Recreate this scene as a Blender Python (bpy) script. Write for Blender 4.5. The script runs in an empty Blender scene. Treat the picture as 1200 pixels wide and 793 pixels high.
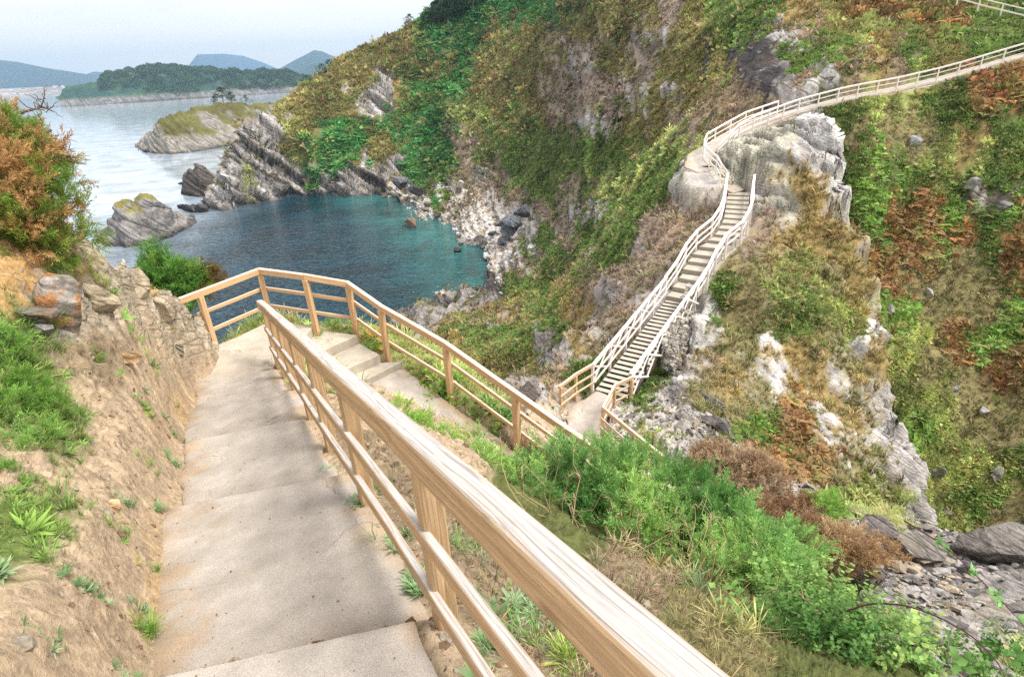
import bpy, math, random
import numpy as np
rng = np.random.default_rng(11); random.seed(11)
C = bpy.context.scene.collection
# ---------------------------------------------------------------- camera
F = 660.0; P = math.radians(25.9); R = math.radians(3.0); H = 45.0
fw = np.array([0, math.cos(P), -math.sin(P)]); up0 = np.array([0, math.sin(P), math.cos(P)]); rt0 = np.array([1., 0, 0])
rt = math.cos(R)*rt0 - math.sin(R)*up0; up = math.cos(R)*up0 + math.sin(R)*rt0
EYE = np.array([0, 0, H])
def ray(x, y):
    d = fw + ((x-600)/F)*rt + ((396.5-y)/F)*up
    return d/np.linalg.norm(d)
def U(x, y, r): return EYE + ray(x, y)*r
def Z(x, y, z):
    d = ray(x, y); return EYE + d*((z-H)/d[2])
def project(p):
    q = p - EYE; z = np.maximum(q@fw, .05)
    return 600 + F*(q@rt)/z, 396.5 - F*(q@up)/z
# ---------------------------------------------------------------- noise
_perm = rng.permutation(256).astype(np.int32); _perm = np.concatenate([_perm, _perm, _perm]); _val = rng.random(256).astype(np.float32)*2-1
def vnoise(p):
    p = np.asarray(p, np.float32); i = np.floor(p).astype(np.int32); f = p - i; f = f*f*(3-2*f); i &= 255
    x0, y0, z0 = i[:, 0], i[:, 1], i[:, 2]; x1 = x0+1; y1 = y0+1; z1 = z0+1
    def h(a, b, c): return _val[_perm[_perm[_perm[a & 255]+(b & 255)]+(c & 255)]]
    fx, fy, fz = f[:, 0], f[:, 1], f[:, 2]
    a = h(x0, y0, z0)*(1-fx)+h(x1, y0, z0)*fx; b = h(x0, y1, z0)*(1-fx)+h(x1, y1, z0)*fx
    c = h(x0, y0, z1)*(1-fx)+h(x1, y0, z1)*fx; d = h(x0, y1, z1)*(1-fx)+h(x1, y1, z1)*fx
    return (a*(1-fy)+b*fy)*(1-fz)+(c*(1-fy)+d*fy)*fz
def fbm(p, o=4, gain=.5, ridge=False):
    p = np.asarray(p, np.float32); s = 0; a = 1; t = 0
    for k in range(o):
        n = vnoise(p + 17.3*k); s = s + a*((1-2*np.abs(n)) if ridge else n); t += a; a *= gain; p = p*2.03
    return s/t
# ---------------------------------------------------------------- mesh helpers
def new_obj(name, verts, faces, mat, parent=None, col=None, smooth=True, attrs=None):
    """verts (N,3), faces: (M,k) array or list of such arrays"""
    me = bpy.data.meshes.new(name); verts = np.asarray(verts, np.float32)
    fl = faces if isinstance(faces, list) else [faces]
    fl = [np.asarray(f, np.int32) for f in fl if len(f)]
    me.vertices.add(len(verts)); me.vertices.foreach_set('co', verts.ravel())
    loops = np.concatenate([f.ravel() for f in fl]); tot = np.concatenate([np.full(len(f), f.shape[1], np.int32) for f in fl])
    start = np.concatenate([[0], np.cumsum(tot)[:-1]]).astype(np.int32)
    me.loops.add(len(loops)); me.loops.foreach_set('vertex_index', loops)
    me.polygons.add(len(tot)); me.polygons.foreach_set('loop_start', start); me.polygons.foreach_set('loop_total', tot)
    me.polygons.foreach_set('use_smooth', np.full(len(tot), smooth))
    if col is not None:
        ca = me.attributes.new('col', 'FLOAT_COLOR', 'POINT'); c4 = np.ones((len(verts), 4), np.float32); c4[:, :3] = col; ca.data.foreach_set('color', c4.ravel())
    for k, v in (attrs or {}).items():
        v = np.asarray(v, np.float32)
        if v.ndim == 1: me.attributes.new(k, 'FLOAT', 'POINT').data.foreach_set('value', v)
        else: me.attributes.new(k, 'FLOAT_VECTOR', 'POINT').data.foreach_set('vector', v.ravel())
    me.update(calc_edges=True); me.validate()
    if mat: me.materials.append(mat)
    o = bpy.data.objects.new(name, me); C.objects.link(o)
    if parent: o.parent = parent; o.matrix_parent_inverse.identity(); 
    return o
def tag(o, label=None, cat=None, group=None, kind=None):
    if label: o['label'] = label
    if cat: o['category'] = cat
    if group: o['group'] = group
    if kind: o['kind'] = kind
    return o
def empty(name, loc, label, cat, group=None):
    o = bpy.data.objects.new(name, None); o.location = tuple(float(v) for v in loc); o.empty_display_size = .2; C.objects.link(o)
    return tag(o, label, cat, group)
def lin(c):
    c = np.asarray(c, float)/255.; return np.where(c <= .04045, c/12.92, ((c+.055)/1.055)**2.4)
def alb(r, g, b, k=.78): return lin((r, g, b))*k
# ---------------------------------------------------------------- materials
def mat(name):
    m = bpy.data.materials.new(name); m.use_nodes = True; nt = m.node_tree; b = nt.nodes['Principled BSDF']
    return m, nt, b
def N(nt, t, **kw):
    n = nt.nodes.new(t)
    for k, v in kw.items():
        if k in n.inputs: n.inputs[k].default_value = v
        else: setattr(n, k, v)
    return n
def L(nt, a, b): nt.links.new(a, b)
def mixc(nt, fac, a, b, mode='MIX'):
    n = N(nt, 'ShaderNodeMix', data_type='RGBA', blend_type=mode)
    for s, v in ((0, fac), (6, a), (7, b)):
        if hasattr(v, 'is_linked') or isinstance(v, bpy.types.NodeSocket): L(nt, v, n.inputs[s])
        else: n.inputs[s].default_value = v if s == 0 else (*v, 1)[:4]
    return n.outputs[2]
def ramp(nt, src, lo, hi, a=0., b=1.):
    n = N(nt, 'ShaderNodeMapRange'); n.inputs[1].default_value = lo; n.inputs[2].default_value = hi; n.inputs[3].default_value = a; n.inputs[4].default_value = b
    L(nt, src, n.inputs[0]); return n.outputs[0]
def noise(nt, vec, scale, detail=5, rough=.6, dist=0):
    n = N(nt, 'ShaderNodeTexNoise', Scale=scale, Detail=detail, Roughness=rough, Distortion=dist)
    if vec is not None: L(nt, vec, n.inputs['Vector'])
    return n.outputs['Fac']
def geo_pos(nt): return N(nt, 'ShaderNodeNewGeometry').outputs['Position']
def mapping(nt, vec, scale=(1, 1, 1), rot=(0, 0, 0)):
    n = N(nt, 'ShaderNodeMapping'); n.inputs['Scale'].default_value = scale; n.inputs['Rotation'].default_value = rot; L(nt, vec, n.inputs[0]); return n.outputs[0]
def mth(nt, op, a, b=None):
    n = N(nt, 'ShaderNodeMath', operation=op)
    for i, v in enumerate((a, b)):
        if v is None: continue
        if isinstance(v, bpy.types.NodeSocket): L(nt, v, n.inputs[i])
        else: n.inputs[i].default_value = v
    return n.outputs[0]
def bump(nt, h, strength, dist, b):
    n = N(nt, 'ShaderNodeBump', Strength=strength, Distance=dist); L(nt, h, n.inputs['Height']); L(nt, n.outputs[0], b.inputs['Normal']); return n

BED = (.62, .25, .74)      # normal of the slate beds: they dip to the lower right
def ground_mat(name, fine, strat=True):
    """terrain: colour attribute of the soil / plant cover, grain, beds and cracks added in the shader. fine = size of grain in metres"""
    m, nt, b = mat(name); at = N(nt, 'ShaderNodeAttribute', attribute_name='col'); rk = N(nt, 'ShaderNodeAttribute', attribute_name='rock')
    p = geo_pos(nt)
    n1 = noise(nt, p, 1/fine, 6, .75); n2 = noise(nt, p, .22/fine, 5, .65)
    dt = N(nt, 'ShaderNodeVectorMath', operation='DOT_PRODUCT'); L(nt, p, dt.inputs[0]); dt.inputs[1].default_value = BED
    sc = N(nt, 'ShaderNodeVectorMath', operation='SCALE'); sc.inputs[0].default_value = BED; L(nt, mth(nt, 'MULTIPLY', dt.outputs['Value'], 1.5/fine), sc.inputs['Scale'])
    ad = N(nt, 'ShaderNodeVectorMath', operation='MULTIPLY_ADD'); L(nt, p, ad.inputs[0]); ad.inputs[1].default_value = (.42/fine,)*3; L(nt, sc.outputs[0], ad.inputs[2]); pb = ad.outputs[0]
    st = noise(nt, pb, .8, 8, .72, .3)
    vc = N(nt, 'ShaderNodeTexVoronoi', feature='DISTANCE_TO_EDGE', Scale=.22); wv = N(nt, 'ShaderNodeTexNoise', Scale=.6, Detail=4.); L(nt, pb, wv.inputs['Vector'])
    w2 = N(nt, 'ShaderNodeVectorMath', operation='MULTIPLY_ADD'); L(nt, wv.outputs['Color'], w2.inputs[0]); w2.inputs[1].default_value = (1.1, 1.1, 1.1); L(nt, pb, w2.inputs[2]); L(nt, w2.outputs[0], vc.inputs['Vector'])
    crack = ramp(nt, vc.outputs['Distance'], .015, .10)
    hsum = mth(nt, 'ADD', mth(nt, 'MULTIPLY', n1, .6), mth(nt, 'MULTIPLY', n2, .4))
    v = ramp(nt, hsum, .32, .68, .45, 1.5)
    c = mixc(nt, 1., at.outputs['Color'], v, 'MULTIPLY')
    sv = ramp(nt, st, .34, .66, .66, 1.3); cr = mixc(nt, 1., c, sv, 'MULTIPLY')
    cr = mixc(nt, 1., cr, ramp(nt, vc.outputs['Distance'], .010, .06, .66, 1.02), 'MULTIPLY')
    stain = mixc(nt, ramp(nt, noise(nt, p, .12/fine, 4, .6), .56, .72, 0, .5), cr, (.26, .19, .11))
    lich = mixc(nt, ramp(nt, noise(nt, p, .3/fine, 6, .75), .6, .66, 0, .45), stain, (.55, .54, .50))
    c2 = mixc(nt, rk.outputs['Fac'], c, lich)
    L(nt, c2, b.inputs['Base Color']); b.inputs['Roughness'].default_value = .92; b.inputs['Specular IOR Level'].default_value = .15
    hh = mth(nt, 'ADD', hsum, mth(nt, 'MULTIPLY', mth(nt, 'ADD', st, mth(nt, 'MULTIPLY', crack, .5)), rk.outputs['Fac']))
    bump(nt, hh, .9, fine*.9, b)
    return m
def leaf_mat(name, rough=.6, trans=.33, gain=1.75):
    m, nt, b = mat(name); at = N(nt, 'ShaderNodeAttribute', attribute_name='col')
    cg = mixc(nt, 1., at.outputs['Color'], (gain, gain, gain), 'MULTIPLY')
    L(nt, cg, b.inputs['Base Color']); b.inputs['Roughness'].default_value = rough; b.inputs['Specular IOR Level'].default_value = .2
    tr = N(nt, 'ShaderNodeBsdfTranslucent'); L(nt, cg, tr.inputs['Color'])
    mx = N(nt, 'ShaderNodeMixShader'); mx.inputs[0].default_value = trans; L(nt, b.outputs[0], mx.inputs[1]); L(nt, tr.outputs[0], mx.inputs[2])
    L(nt, mx.outputs[0], nt.nodes['Material Output'].inputs[0]); return m
def wood_mat(name, top, side, contrast=1.0, scale=1.0):
    """timber rail: grain runs along the local axis kept in attribute 'grain'; upward faces weathered grey"""
    m, nt, b = mat(name); at = N(nt, 'ShaderNodeAttribute', attribute_name='grain'); g = at.outputs['Vector']
    warp = N(nt, 'ShaderNodeTexNoise', Scale=1.5, Detail=2.); L(nt, mapping(nt, g, (.8, 5, 5)), warp.inputs['Vector'])
    gv = N(nt, 'ShaderNodeVectorMath', operation='MULTIPLY_ADD'); L(nt, warp.outputs['Color'], gv.inputs[0]); gv.inputs[1].default_value = (0, .05, .05); L(nt, g, gv.inputs[2])
    n1 = noise(nt, mapping(nt, gv.outputs[0], (3.*scale, 95*scale, 95*scale)), 1, 5, .7)
    n2 = noise(nt, mapping(nt, gv.outputs[0], (2., 300*scale, 300*scale)), 1, 3, .6)
    n3 = noise(nt, mapping(nt, g, (1.2, 6, 6)), 1, 3, .5)
    geo = N(nt, 'ShaderNodeNewGeometry'); sx = N(nt, 'ShaderNodeSeparateXYZ'); L(nt, geo.outputs['True Normal'], sx.inputs[0])
    upf = ramp(nt, sx.outputs['Z'], .55, .9)
    upf2 = mth(nt, 'MULTIPLY', upf, ramp(nt, n3, .3, .7, .8, 1.))
    base = mixc(nt, upf2, side, top)
    dark = ramp(nt, mth(nt, 'ADD', mth(nt, 'MULTIPLY', n1, .6), mth(nt, 'MULTIPLY', n2, .4)), .36, .64, 1-.42*contrast, 1+.2*contrast)
    c = mixc(nt, 1., base, dark, 'MULTIPLY')
    rings = N(nt, 'ShaderNodeTexWave', wave_type='RINGS', rings_direction='X', Scale=16.*scale, Distortion=2.5, Detail=3.); rings.inputs['Detail Scale'].default_value = .8
    L(nt, mapping(nt, gv.outputs[0], (.12, 1, 1)), rings.inputs['Vector'])
    rg = mth(nt, 'ADD', ramp(nt, rings.outputs['Fac'], 0, 1, -.24*contrast, .05), 1.); rg = mth(nt, 'MAXIMUM', rg, mth(nt, 'MULTIPLY', upf, .93)); c = mixc(nt, 1., c, rg, 'MULTIPLY')
    crk = ramp(nt, noise(nt, mapping(nt, gv.outputs[0], (.9*scale, 85*scale, 85*scale)), 1, 3, .6), .60, .63)
    c = mixc(nt, mth(nt, 'MULTIPLY', crk, .62*contrast), c, (.20, .15, .11))
    kn = N(nt, 'ShaderNodeTexVoronoi', feature='F1', Scale=1.); L(nt, mapping(nt, g, (1.6, 5.5, 5.5)), kn.inputs['Vector'])
    kf = ramp(nt, kn.outputs['Distance'], .04, .12, .7*contrast, 0.); c = mixc(nt, kf, c, (.16, .08, .035))
    L(nt, c, b.inputs['Base Color']); b.inputs['Roughness'].default_value = .75; b.inputs['Specular IOR Level'].default_value = .25
    h = mth(nt, 'SUBTRACT', mth(nt, 'ADD', n1, mth(nt, 'MULTIPLY', n2, .5)), mth(nt, 'MULTIPLY', crk, 1.2)); bump(nt, h, .4, .003, b)
    return m
def concrete_mat(name):
    m, nt, b = mat(name); at = N(nt, 'ShaderNodeAttribute', attribute_name='col'); p = geo_pos(nt)
    n1 = noise(nt, p, 140, 4, .8); n2 = noise(nt, p, 3.5, 5, .6); vo = N(nt, 'ShaderNodeTexVoronoi', Scale=55.); L(nt, p, vo.inputs['Vector'])
    sp = ramp(nt, vo.outputs['Distance'], .08, .22, .55, 1.); spm = mixc(nt, ramp(nt, noise(nt, p, 22, 3), .5, .62, 0, .9), (1, 1, 1), sp)
    n3 = noise(nt, p, 1.1, 6, .65); v = mth(nt, 'MULTIPLY', mth(nt, 'MULTIPLY', ramp(nt, n1, .3, .7, .62, 1.32), ramp(nt, n2, .3, .7, .82, 1.12)), ramp(nt, n3, .3, .7, .82, 1.1))
    c = mixc(nt, 1., at.outputs['Color'], v, 'MULTIPLY'); c = mixc(nt, 1., c, spm, 'MULTIPLY')
    ce = N(nt, 'ShaderNodeTexVoronoi', feature='DISTANCE_TO_EDGE', Scale=.75); wv = N(nt, 'ShaderNodeTexNoise', Scale=2.2, Detail=6.); L(nt, p, wv.inputs['Vector']); w2 = N(nt, 'ShaderNodeVectorMath', operation='MULTIPLY_ADD'); L(nt, wv.outputs['Color'], w2.inputs[0]); w2.inputs[1].default_value = (.6,)*3; L(nt, p, w2.inputs[2]); L(nt, w2.outputs[0], ce.inputs['Vector'])
    c = mixc(nt, mth(nt, 'MULTIPLY', ramp(nt, ce.outputs['Distance'], .002, .007, .7, 0.), ramp(nt, n3, .48, .6)), c, (.16, .13, .10))
    stn = ramp(nt, noise(nt, p, 1.7, 5, .7), .62, .74, 0, .5); c = mixc(nt, stn, c, (.34, .27, .19))
    L(nt, c, b.inputs['Base Color']); b.inputs['Roughness'].default_value = .92; b.inputs['Specular IOR Level'].default_value = .15
    bump(nt, mth(nt, 'ADD', n1, mth(nt, 'MULTIPLY', n2, 1.5)), .6, .008, b); return m

# ---------------------------------------------------------------- surfaces from scattered heights
class Surf:
    def __init__(s, pts, c=.6):
        pts = np.asarray(pts, float); s.p = pts[:, :2]; z = pts[:, 2]; n = len(pts); s.c = c
        s.sc = 20.
        D = np.sqrt(((s.p[:, None]-s.p[None])**2).sum(2)+c*c)
        A = np.zeros((n+3, n+3)); A[:n, :n] = -D - 1e-3*np.eye(n)*0; A[:n, n] = 1; A[:n, n+1:] = s.p/s.sc; A[n, :n] = 1; A[n+1:, :n] = (s.p/s.sc).T
        A[:n, :n] += -1e-4*np.eye(n)
        b = np.zeros(n+3); b[:n] = z
        w = np.linalg.lstsq(A, b, rcond=None)[0]; s.w = w[:n].astype(np.float32); s.a = w[n:]
        from mathutils.geometry import delaunay_2d_cdt
        from mathutils import Vector
        vo, eo, fo, ov, oe, of = delaunay_2d_cdt([Vector(q) for q in s.p], [], [], 0, 1e-4)
        s.tp = np.array([list(v) for v in vo]); s.tz = np.array([z[o[0]] for o in ov]); s.tri = [tuple(f) for f in fo]
    def rough(s, xf, yf):
        out = np.empty(len(xf), np.float32); p = s.p.astype(np.float32)
        for i in range(0, len(xf), 60000):
            a = xf[i:i+60000, None]-p[None, :, 0]; b = yf[i:i+60000, None]-p[None, :, 1]
            out[i:i+60000] = -np.sqrt(a*a+b*b+s.c**2)@s.w + s.a[0] + (s.a[1]*xf[i:i+60000]+s.a[2]*yf[i:i+60000])/s.sc
        return out
    def __call__(s, x, y):
        """smooth surface held between the heights of the three nearest given points, so that cliffs do not ring"""
        xf = x.ravel().astype(np.float32); yf = y.ravel().astype(np.float32); out = s.rough(xf, yf)
        o = np.argsort(xf, kind='stable'); xs = xf[o]; ys = yf[o]
        for t in s.tri:
            P = s.tp[list(t)]; z = s.tz[list(t)]; i0, i1 = np.searchsorted(xs, (P[:, 0].min(), P[:, 0].max()))
            if i1 <= i0: continue
            k = np.nonzero((ys[i0:i1] >= P[:, 1].min()) & (ys[i0:i1] <= P[:, 1].max()))[0]+i0
            if not len(k): continue
            T2 = np.array([P[1]-P[0], P[2]-P[0]]).T; dt = np.linalg.det(T2)
            if abs(dt) < 1e-9: continue
            ax = xs[k]-P[0, 0]; ay = ys[k]-P[0, 1]; u = (ax*T2[1, 1]-ay*T2[0, 1])/dt; v = (ay*T2[0, 0]-ax*T2[1, 0])/dt
            m = (u >= -1e-6) & (v >= -1e-6) & (u+v <= 1+1e-6); kk = o[k[m]]; l = z[0]+u[m]*(z[1]-z[0])+v[m]*(z[2]-z[0])
            g = .12*(z.max()-z.min()); out[kk] = .5*l+.5*np.clip(out[kk], l-.35*(l-z.min())-.1-g, l+.35*(z.max()-l)+.1+g)
        return out.reshape(x.shape)
def seg_dist(x, y, poly):
    """distance to a polyline (x,y,z,halfwidth) and the height / halfwidth of its nearest point"""
    best = np.full(x.shape, 1e9, np.float32); zz = np.zeros(x.shape, np.float32); hw = np.zeros(x.shape, np.float32)
    for a, b in zip(poly[:-1], poly[1:]):
        d = np.array(b[:2])-np.array(a[:2]); l2 = d@d
        t = np.clip(((x-a[0])*d[0]+(y-a[1])*d[1])/l2, 0, 1); q = np.hypot(x-a[0]-t*d[0], y-a[1]-t*d[1])
        m = q < best; best = np.where(m, q, best); zz = np.where(m, a[2]+t*(b[2]-a[2]), zz); hw = np.where(m, a[3]+t*(b[3]-a[3]), hw)
    return best, zz, hw
def sstep(e0, e1, x): t = np.clip((x-e0)/(e1-e0), 0, 1); return t*t*(3-2*t)
def grid_faces(na, nb):
    i = np.arange(na*nb).reshape(na, nb); return np.stack([i[:-1, :-1].ravel(), i[1:, :-1].ravel(), i[1:, 1:].ravel(), i[:-1, 1:].ravel()], 1)
def grid_normals(V, na, nb):
    G = V.reshape(na, nb, 3); da = np.gradient(G, axis=0); db = np.gradient(G, axis=1); n = np.cross(da, db)
    n /= np.linalg.norm(n, axis=2, keepdims=True)+1e-9; n = np.where(n[..., 2:3] < 0, -n, n); return n.reshape(-1, 3)
def polar(fz, az, r0, r1, nr, dense=1500, floor=None):
    rd = np.geomspace(r0, r1, dense); A, RR = np.meshgrid(az, rd, indexing='ij')
    z = fz(RR*np.sin(A), RR*np.cos(A)); 
    if floor is not None: z = np.maximum(z, floor)
    out = np.empty((len(az), nr, 3), np.float32); k = np.ones(9)/9; dr = np.gradient(rd)
    w = np.sqrt(dr[None]**2+np.gradient(z, axis=1)**2)/np.hypot(rd[None], z-H); w = np.minimum(w, 30*np.median(w))
    for axis, h in ((0, 30), (0, 30), (1, 4)):      # same sample spacing in neighbouring columns, or the grid shears
        c = np.cumsum(np.pad(w, [(h+1, h) if a == axis else (0, 0) for a in (0, 1)], 'edge'), axis=axis); n = 2*h+1
        w = (c[n:]-c[:-n])/n if axis == 0 else (c[:, n:]-c[:, :-n])/n
    for i in range(len(az)):
        s = np.concatenate([[0], np.cumsum(.5*(w[i, 1:]+w[i, :-1]))]); r = np.interp(np.linspace(0, s[-1], nr), s, rd)
        out[i, :, 0] = r*math.sin(az[i]); out[i, :, 1] = r*math.cos(az[i]); out[i, :, 2] = np.interp(r, rd, z[i])
    return out.reshape(-1, 3)
CLS = {  # rockiness, albedo, spread
 'f': (0, alb(76, 130, 72)), 'd': (0, alb(98, 118, 62)), 'o': (0, alb(128, 120, 76)), 'b': (.15, alb(166, 146, 120)), 'p': (.2, alb(160, 142, 124)),
 'g': (0, alb(156, 162, 100)), 'y': (0, alb(170, 148, 98)), 'r': (0, alb(170, 128, 86)), 'w': (1, alb(204, 200, 196)), 'k': (1, alb(172, 166, 162)),
 'n': (1, alb(84, 80, 80)), 'e': (.12, alb(206, 182, 152)), 's': (.8, alb(206, 198, 190)), 't': (1, alb(214, 198, 172)), 'q': (.3, alb(222, 182, 124)),
 'l': (1, alb(188, 184, 166)), 'h': (0, alb(150, 140, 98)), 'G': (0, alb(116, 142, 72))}
def classify(V, seeds, warp, wscale):
    px, py = project(V); d = np.linalg.norm(V-EYE, axis=1)
    q = V/np.maximum(d[:, None], 1)*60
    wx = fbm(q*wscale, 6, .75)*warp; wy = fbm(q*wscale+50, 6, .75)*warp
    sx = np.array([s[0] for s in seeds], np.float32); sy = np.array([s[1] for s in seeds], np.float32); sw = np.array([s[3] if len(s) > 3 else 0 for s in seeds], np.float32)
    def near_seed(ox, oy):
        idx = np.empty(len(V), np.int32); X = (px+ox).astype(np.float32); Y = (py+oy).astype(np.float32)
        for i in range(0, len(V), 60000):
            dx = X[i:i+60000, None]-sx; dy = Y[i:i+60000, None]-sy; idx[i:i+60000] = np.argmin(np.sqrt(dx*dx+dy*dy)-sw, 1)
        return idx
    idx = near_seed(wx, wy); id2 = near_seed(-wy*1.7+fbm(q*.9, 3)*24, wx*1.7+fbm(q*.9+9, 3)*24)
    keys = sorted(CLS); kc = np.array([keys.index(s[2]) for s in seeds])
    pick = np.where(fbm(q*1.1+70, 5, .7) > .03, id2, idx); pick = np.where(rng.random(len(V)) < .12, np.where(pick == idx, id2, idx), pick); ci = kc[pick]   # patches of neighbouring cover run into one another
    col = np.array([CLS[k][1] for k in keys])[ci]; rock = np.array([CLS[k][0] for k in keys], float)[ci]
    dl = (np.clip(1-rock*3, 0, 1)*.45*np.clip(2*(.2-col[:, 0])/.2, 0, 1))[:, None]; col = col*(1-dl)+alb(122, 112, 74)*dl
    return ci, col.astype(np.float32), rock.astype(np.float32), px, py, d, keys
# ---------------------------------------------------------------- layout: paths, stairs, fences
RA = np.array([-4.30, 8.96, 41.61]); RB = np.array([.19, .63, 44.06])          # near handrail, top left edge
RD = (RB-RA)/np.linalg.norm(RB[:2]-RA[:2]); RN = np.array([-RD[1], RD[0], 0]); RN = RN if RN[0] > 0 else -RN   # towards the right-hand slope
def railpt(y, off=0., dz=0.): 
    t = (y-RA[1])/(RB[1]-RA[1]); return RA+(RB-RA)*t + RN*off + np.array([0, 0, dz])
def path_z(y): return 43.17-.294*y
MAIN = []                                                                # main path centre line, near to far
for y in (-3, -1.5, 0, 1.5, 3, 4.5, 6, 7.5, 8.6):
    p = railpt(y, -.62); MAIN.append((p[0], p[1], path_z(y+.3), .66))
LZ = 40.45
C1 = Z(318, 374, LZ); C2 = Z(370, 383, LZ); LP = Z(252, 405, LZ)
fl = [C2, Z(418, 390, 40.22), Z(455, 418, 39.95), Z(529, 465, 39.62), Z(607, 525, 39.24)]
dlast = fl[-1]-fl[-2]; fl.append(fl[-1]+dlast*.95); fl.append(fl[-1]+dlast*.8+np.array([.25, .1, 0]))
FLIGHT = []
for i, p in enumerate(fl):
    a = fl[max(i-1, 0)]; b = fl[min(i+1, len(fl)-1)]; d = (b-a)[:2]/np.linalg.norm((b-a)[:2]); n = np.array([d[1], -d[0]]); n = n if n@np.array([-1, -1]) > 0 else -n
    c = p[:2]+n*.72; FLIGHT.append((c[0], c[1], p[2], .62))
LD = 34.1
bl = [Z(661, 484, LD), Z(678, 470, LD), Z(697, 458, LD)]
br = [Z(702, 511, LD+.15), Z(715, 482, LD), Z(735, 471, LD)]
LOWER = [FLIGHT[-1][:3]+(.6,), (2.6, 4.6, 38.2, .6), (3.7, 5.6, 37.6, .6), (3.9, 8, 36.9, .6), (3.5, 11, 35.6, .6)]
q = .5*(Z(660, 505, 34.4)+Z(708, 520, 34.4)); LOWER += [(q[0]+.1, q[1]-1.0, 34.9, .6), (q[0], q[1], 34.3, .62)]
q = .5*(bl[0]+br[1]); LOWER += [(q[0], q[1], LD, .65)]; q = .5*(bl[2]+br[2]); LOWER += [(q[0], q[1], LD, .62)]
BT = 34.9
BRL = [bl[2], Z(781, 351, BT)]
SL = [(781, 351), (794, 333), (808, 306), (821, 291), (838, 278), (848, 260), (852, 233), (854, 225)]
sz = [34.9, 35.25, 35.8, 36.1, 36.4, 36.75, 37.2, 37.35]
STL = [Z(*a, z) for a, z in zip(SL, sz)]
def offset(pts, w, side=1):
    """copy of a polyline moved sideways (to the right of travel) by w"""
    out = []
    for i, p in enumerate(pts):
        d = (pts[min(i+1, len(pts)-1)]-pts[max(i-1, 0)])[:2]; d /= np.linalg.norm(d); out.append(p+np.array([d[1], -d[0], 0])*w*side)
    return out
STR = offset(STL, 1.2); BRR = offset(BRL, 1.25)
upp = [(843, 214, 36.5), (832, 196, 39.5), (833, 182, 42.5), (868, 160, 46), (930, 135, 51), (990, 119, 54), (1050, 108, 57), (1110, 94, 60), (1160, 79, 62), (1205, 66, 64), (1300, 40, 66)]
UP = [U(*a) for a in upp]
# ---------------------------------------------------------------- terrain control points
def pts_of(l): return [U(*a) for a in l]
def back(p, steps):
    """hidden ground behind a crest: (further along the sight line in plan, lower)"""
    d = (p-EYE)[:2]; d = d/np.linalg.norm(d); return [np.array([p[0]+d[0]*s, p[1]+d[1]*s, p[2]-dz]) for s, dz in steps]
# --- near headland, path and promontory
near = pts_of([(0, 793, 2.8), (100, 793, 2.85), (0, 700, 3.4), (100, 700, 3.6), (0, 600, 4.3), (100, 600, 4.5), (0, 500, 5.2), (100, 500, 5.8), (180, 480, 6.9),
  (0, 420, 6.0), (70, 400, 6.6), (150, 400, 7.6), (0, 330, 6.6), (60, 330, 7.0), (170, 370, 8.8), (200, 420, 9.3), (0, 310, 6.8), (50, 300, 7.3), (230, 386, 11.7), (210, 400, 10.3), (190, 390, 9.7)])
near += [Z(185, 720, 42.5), Z(212, 600, 42.0), Z(235, 500, 41.4), Z(232, 440, 40.95), np.array([-5.9, 9.2, 40.9])]
near += [np.array(q, float) for q in ((-2.5, 0, 43.5), (-5, 0, 44.6), (-9, 0, 46), (-9, 4, 43.2), (-9.5, 6, 42.0), (-1, -2, 43.8), (-5, -4, 46.5), (4, -3, 42.5), (9, -3, 40), (15, -2, 36), (-12, 9, 34), (-14, 3, 38), (-20, 6, 20), (-25, 0, 30), (-22, 14, 0))]
for p in pts_of([(60, 262, 7.9), (105, 285, 8.3), (150, 308, 9.5), (188, 340, 10.4), (217, 368, 11.2)]): near += [p]+back(p, [(1.2, 1.2), (3, 5), (7, 16), (14, 34), (26, 48)])
for p in (C1, C2, LP): near += [p]+back(p, [(.7, .35), (2, 2.6), (5, 11), (10, 26), (18, 42)])
for y in (1, 2.5, 4, 5.5, 7, 8.3): near += [railpt(y, .35, -1.2), railpt(y, 1.3, -1.6)]
for i in (1, 2, 3, 4):
    p = fl[i]; near += [p+np.array([.5, .55, -.25]), p+np.array([1.5, 1.6, -1.7])]
near += [np.array(q, float) for q in ((-2, 13, 36), (-2.5, 15, 30), (-4, 18, 16), (-6, 26, 2), (0, 12.2, 35.8), (1.2, 11, 36.2), (-2, 20, 16), (0, 24, 14), (-3, 30, 0))]
near += pts_of([(600, 700, 3.75), (640, 760, 3.15), (560, 620, 4.5), (650, 600, 6.0), (700, 640, 6.0), (800, 700, 5.0), (800, 640, 6.8), (900, 640, 8.2), (950, 700, 6.3), (1000, 740, 5.4), (850, 770, 3.7), (880, 600, 9.6),
  (1000, 793, 4.2), (1100, 793, 5.0), (1020, 660, 9.2), (1100, 700, 8.8), (1180, 760, 7.6), (1200, 700, 9.5), (1150, 680, 10), (1300, 760, 7.5), (1300, 690, 10)])
for p in pts_of([(940, 570, 13), (1000, 598, 12.6), (1080, 615, 12.6), (1140, 632, 12.2), (1200, 618, 13), (1300, 600, 13.5)]): near += [p]+back(p, [(1, 1.3), (2.6, 4.5)])
near += pts_of([(745, 490, 18.), (770, 500, 17.), (800, 505, 16.5), (780, 530, 14.5), (830, 550, 13.5), (870, 565, 13.), (640, 480, 18.2), (620, 455, 17.6), (590, 470, 16.4), (850, 525, 16.2), (660, 470, 20)])
for p in pts_of([(600, 443, 18.6), (640, 436, 22), (665, 400, 26), (705, 330, 32), (752, 260, 38), (800, 205, 42)]): near += [p]+back(p, [(2, 3), (5, 12), (10, 26)])
near += [p for p in bl+br]+[STL[0]+np.array([-1, .5, -.6]), STR[0]+np.array([1.2, -.6, -1.2])]
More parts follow.
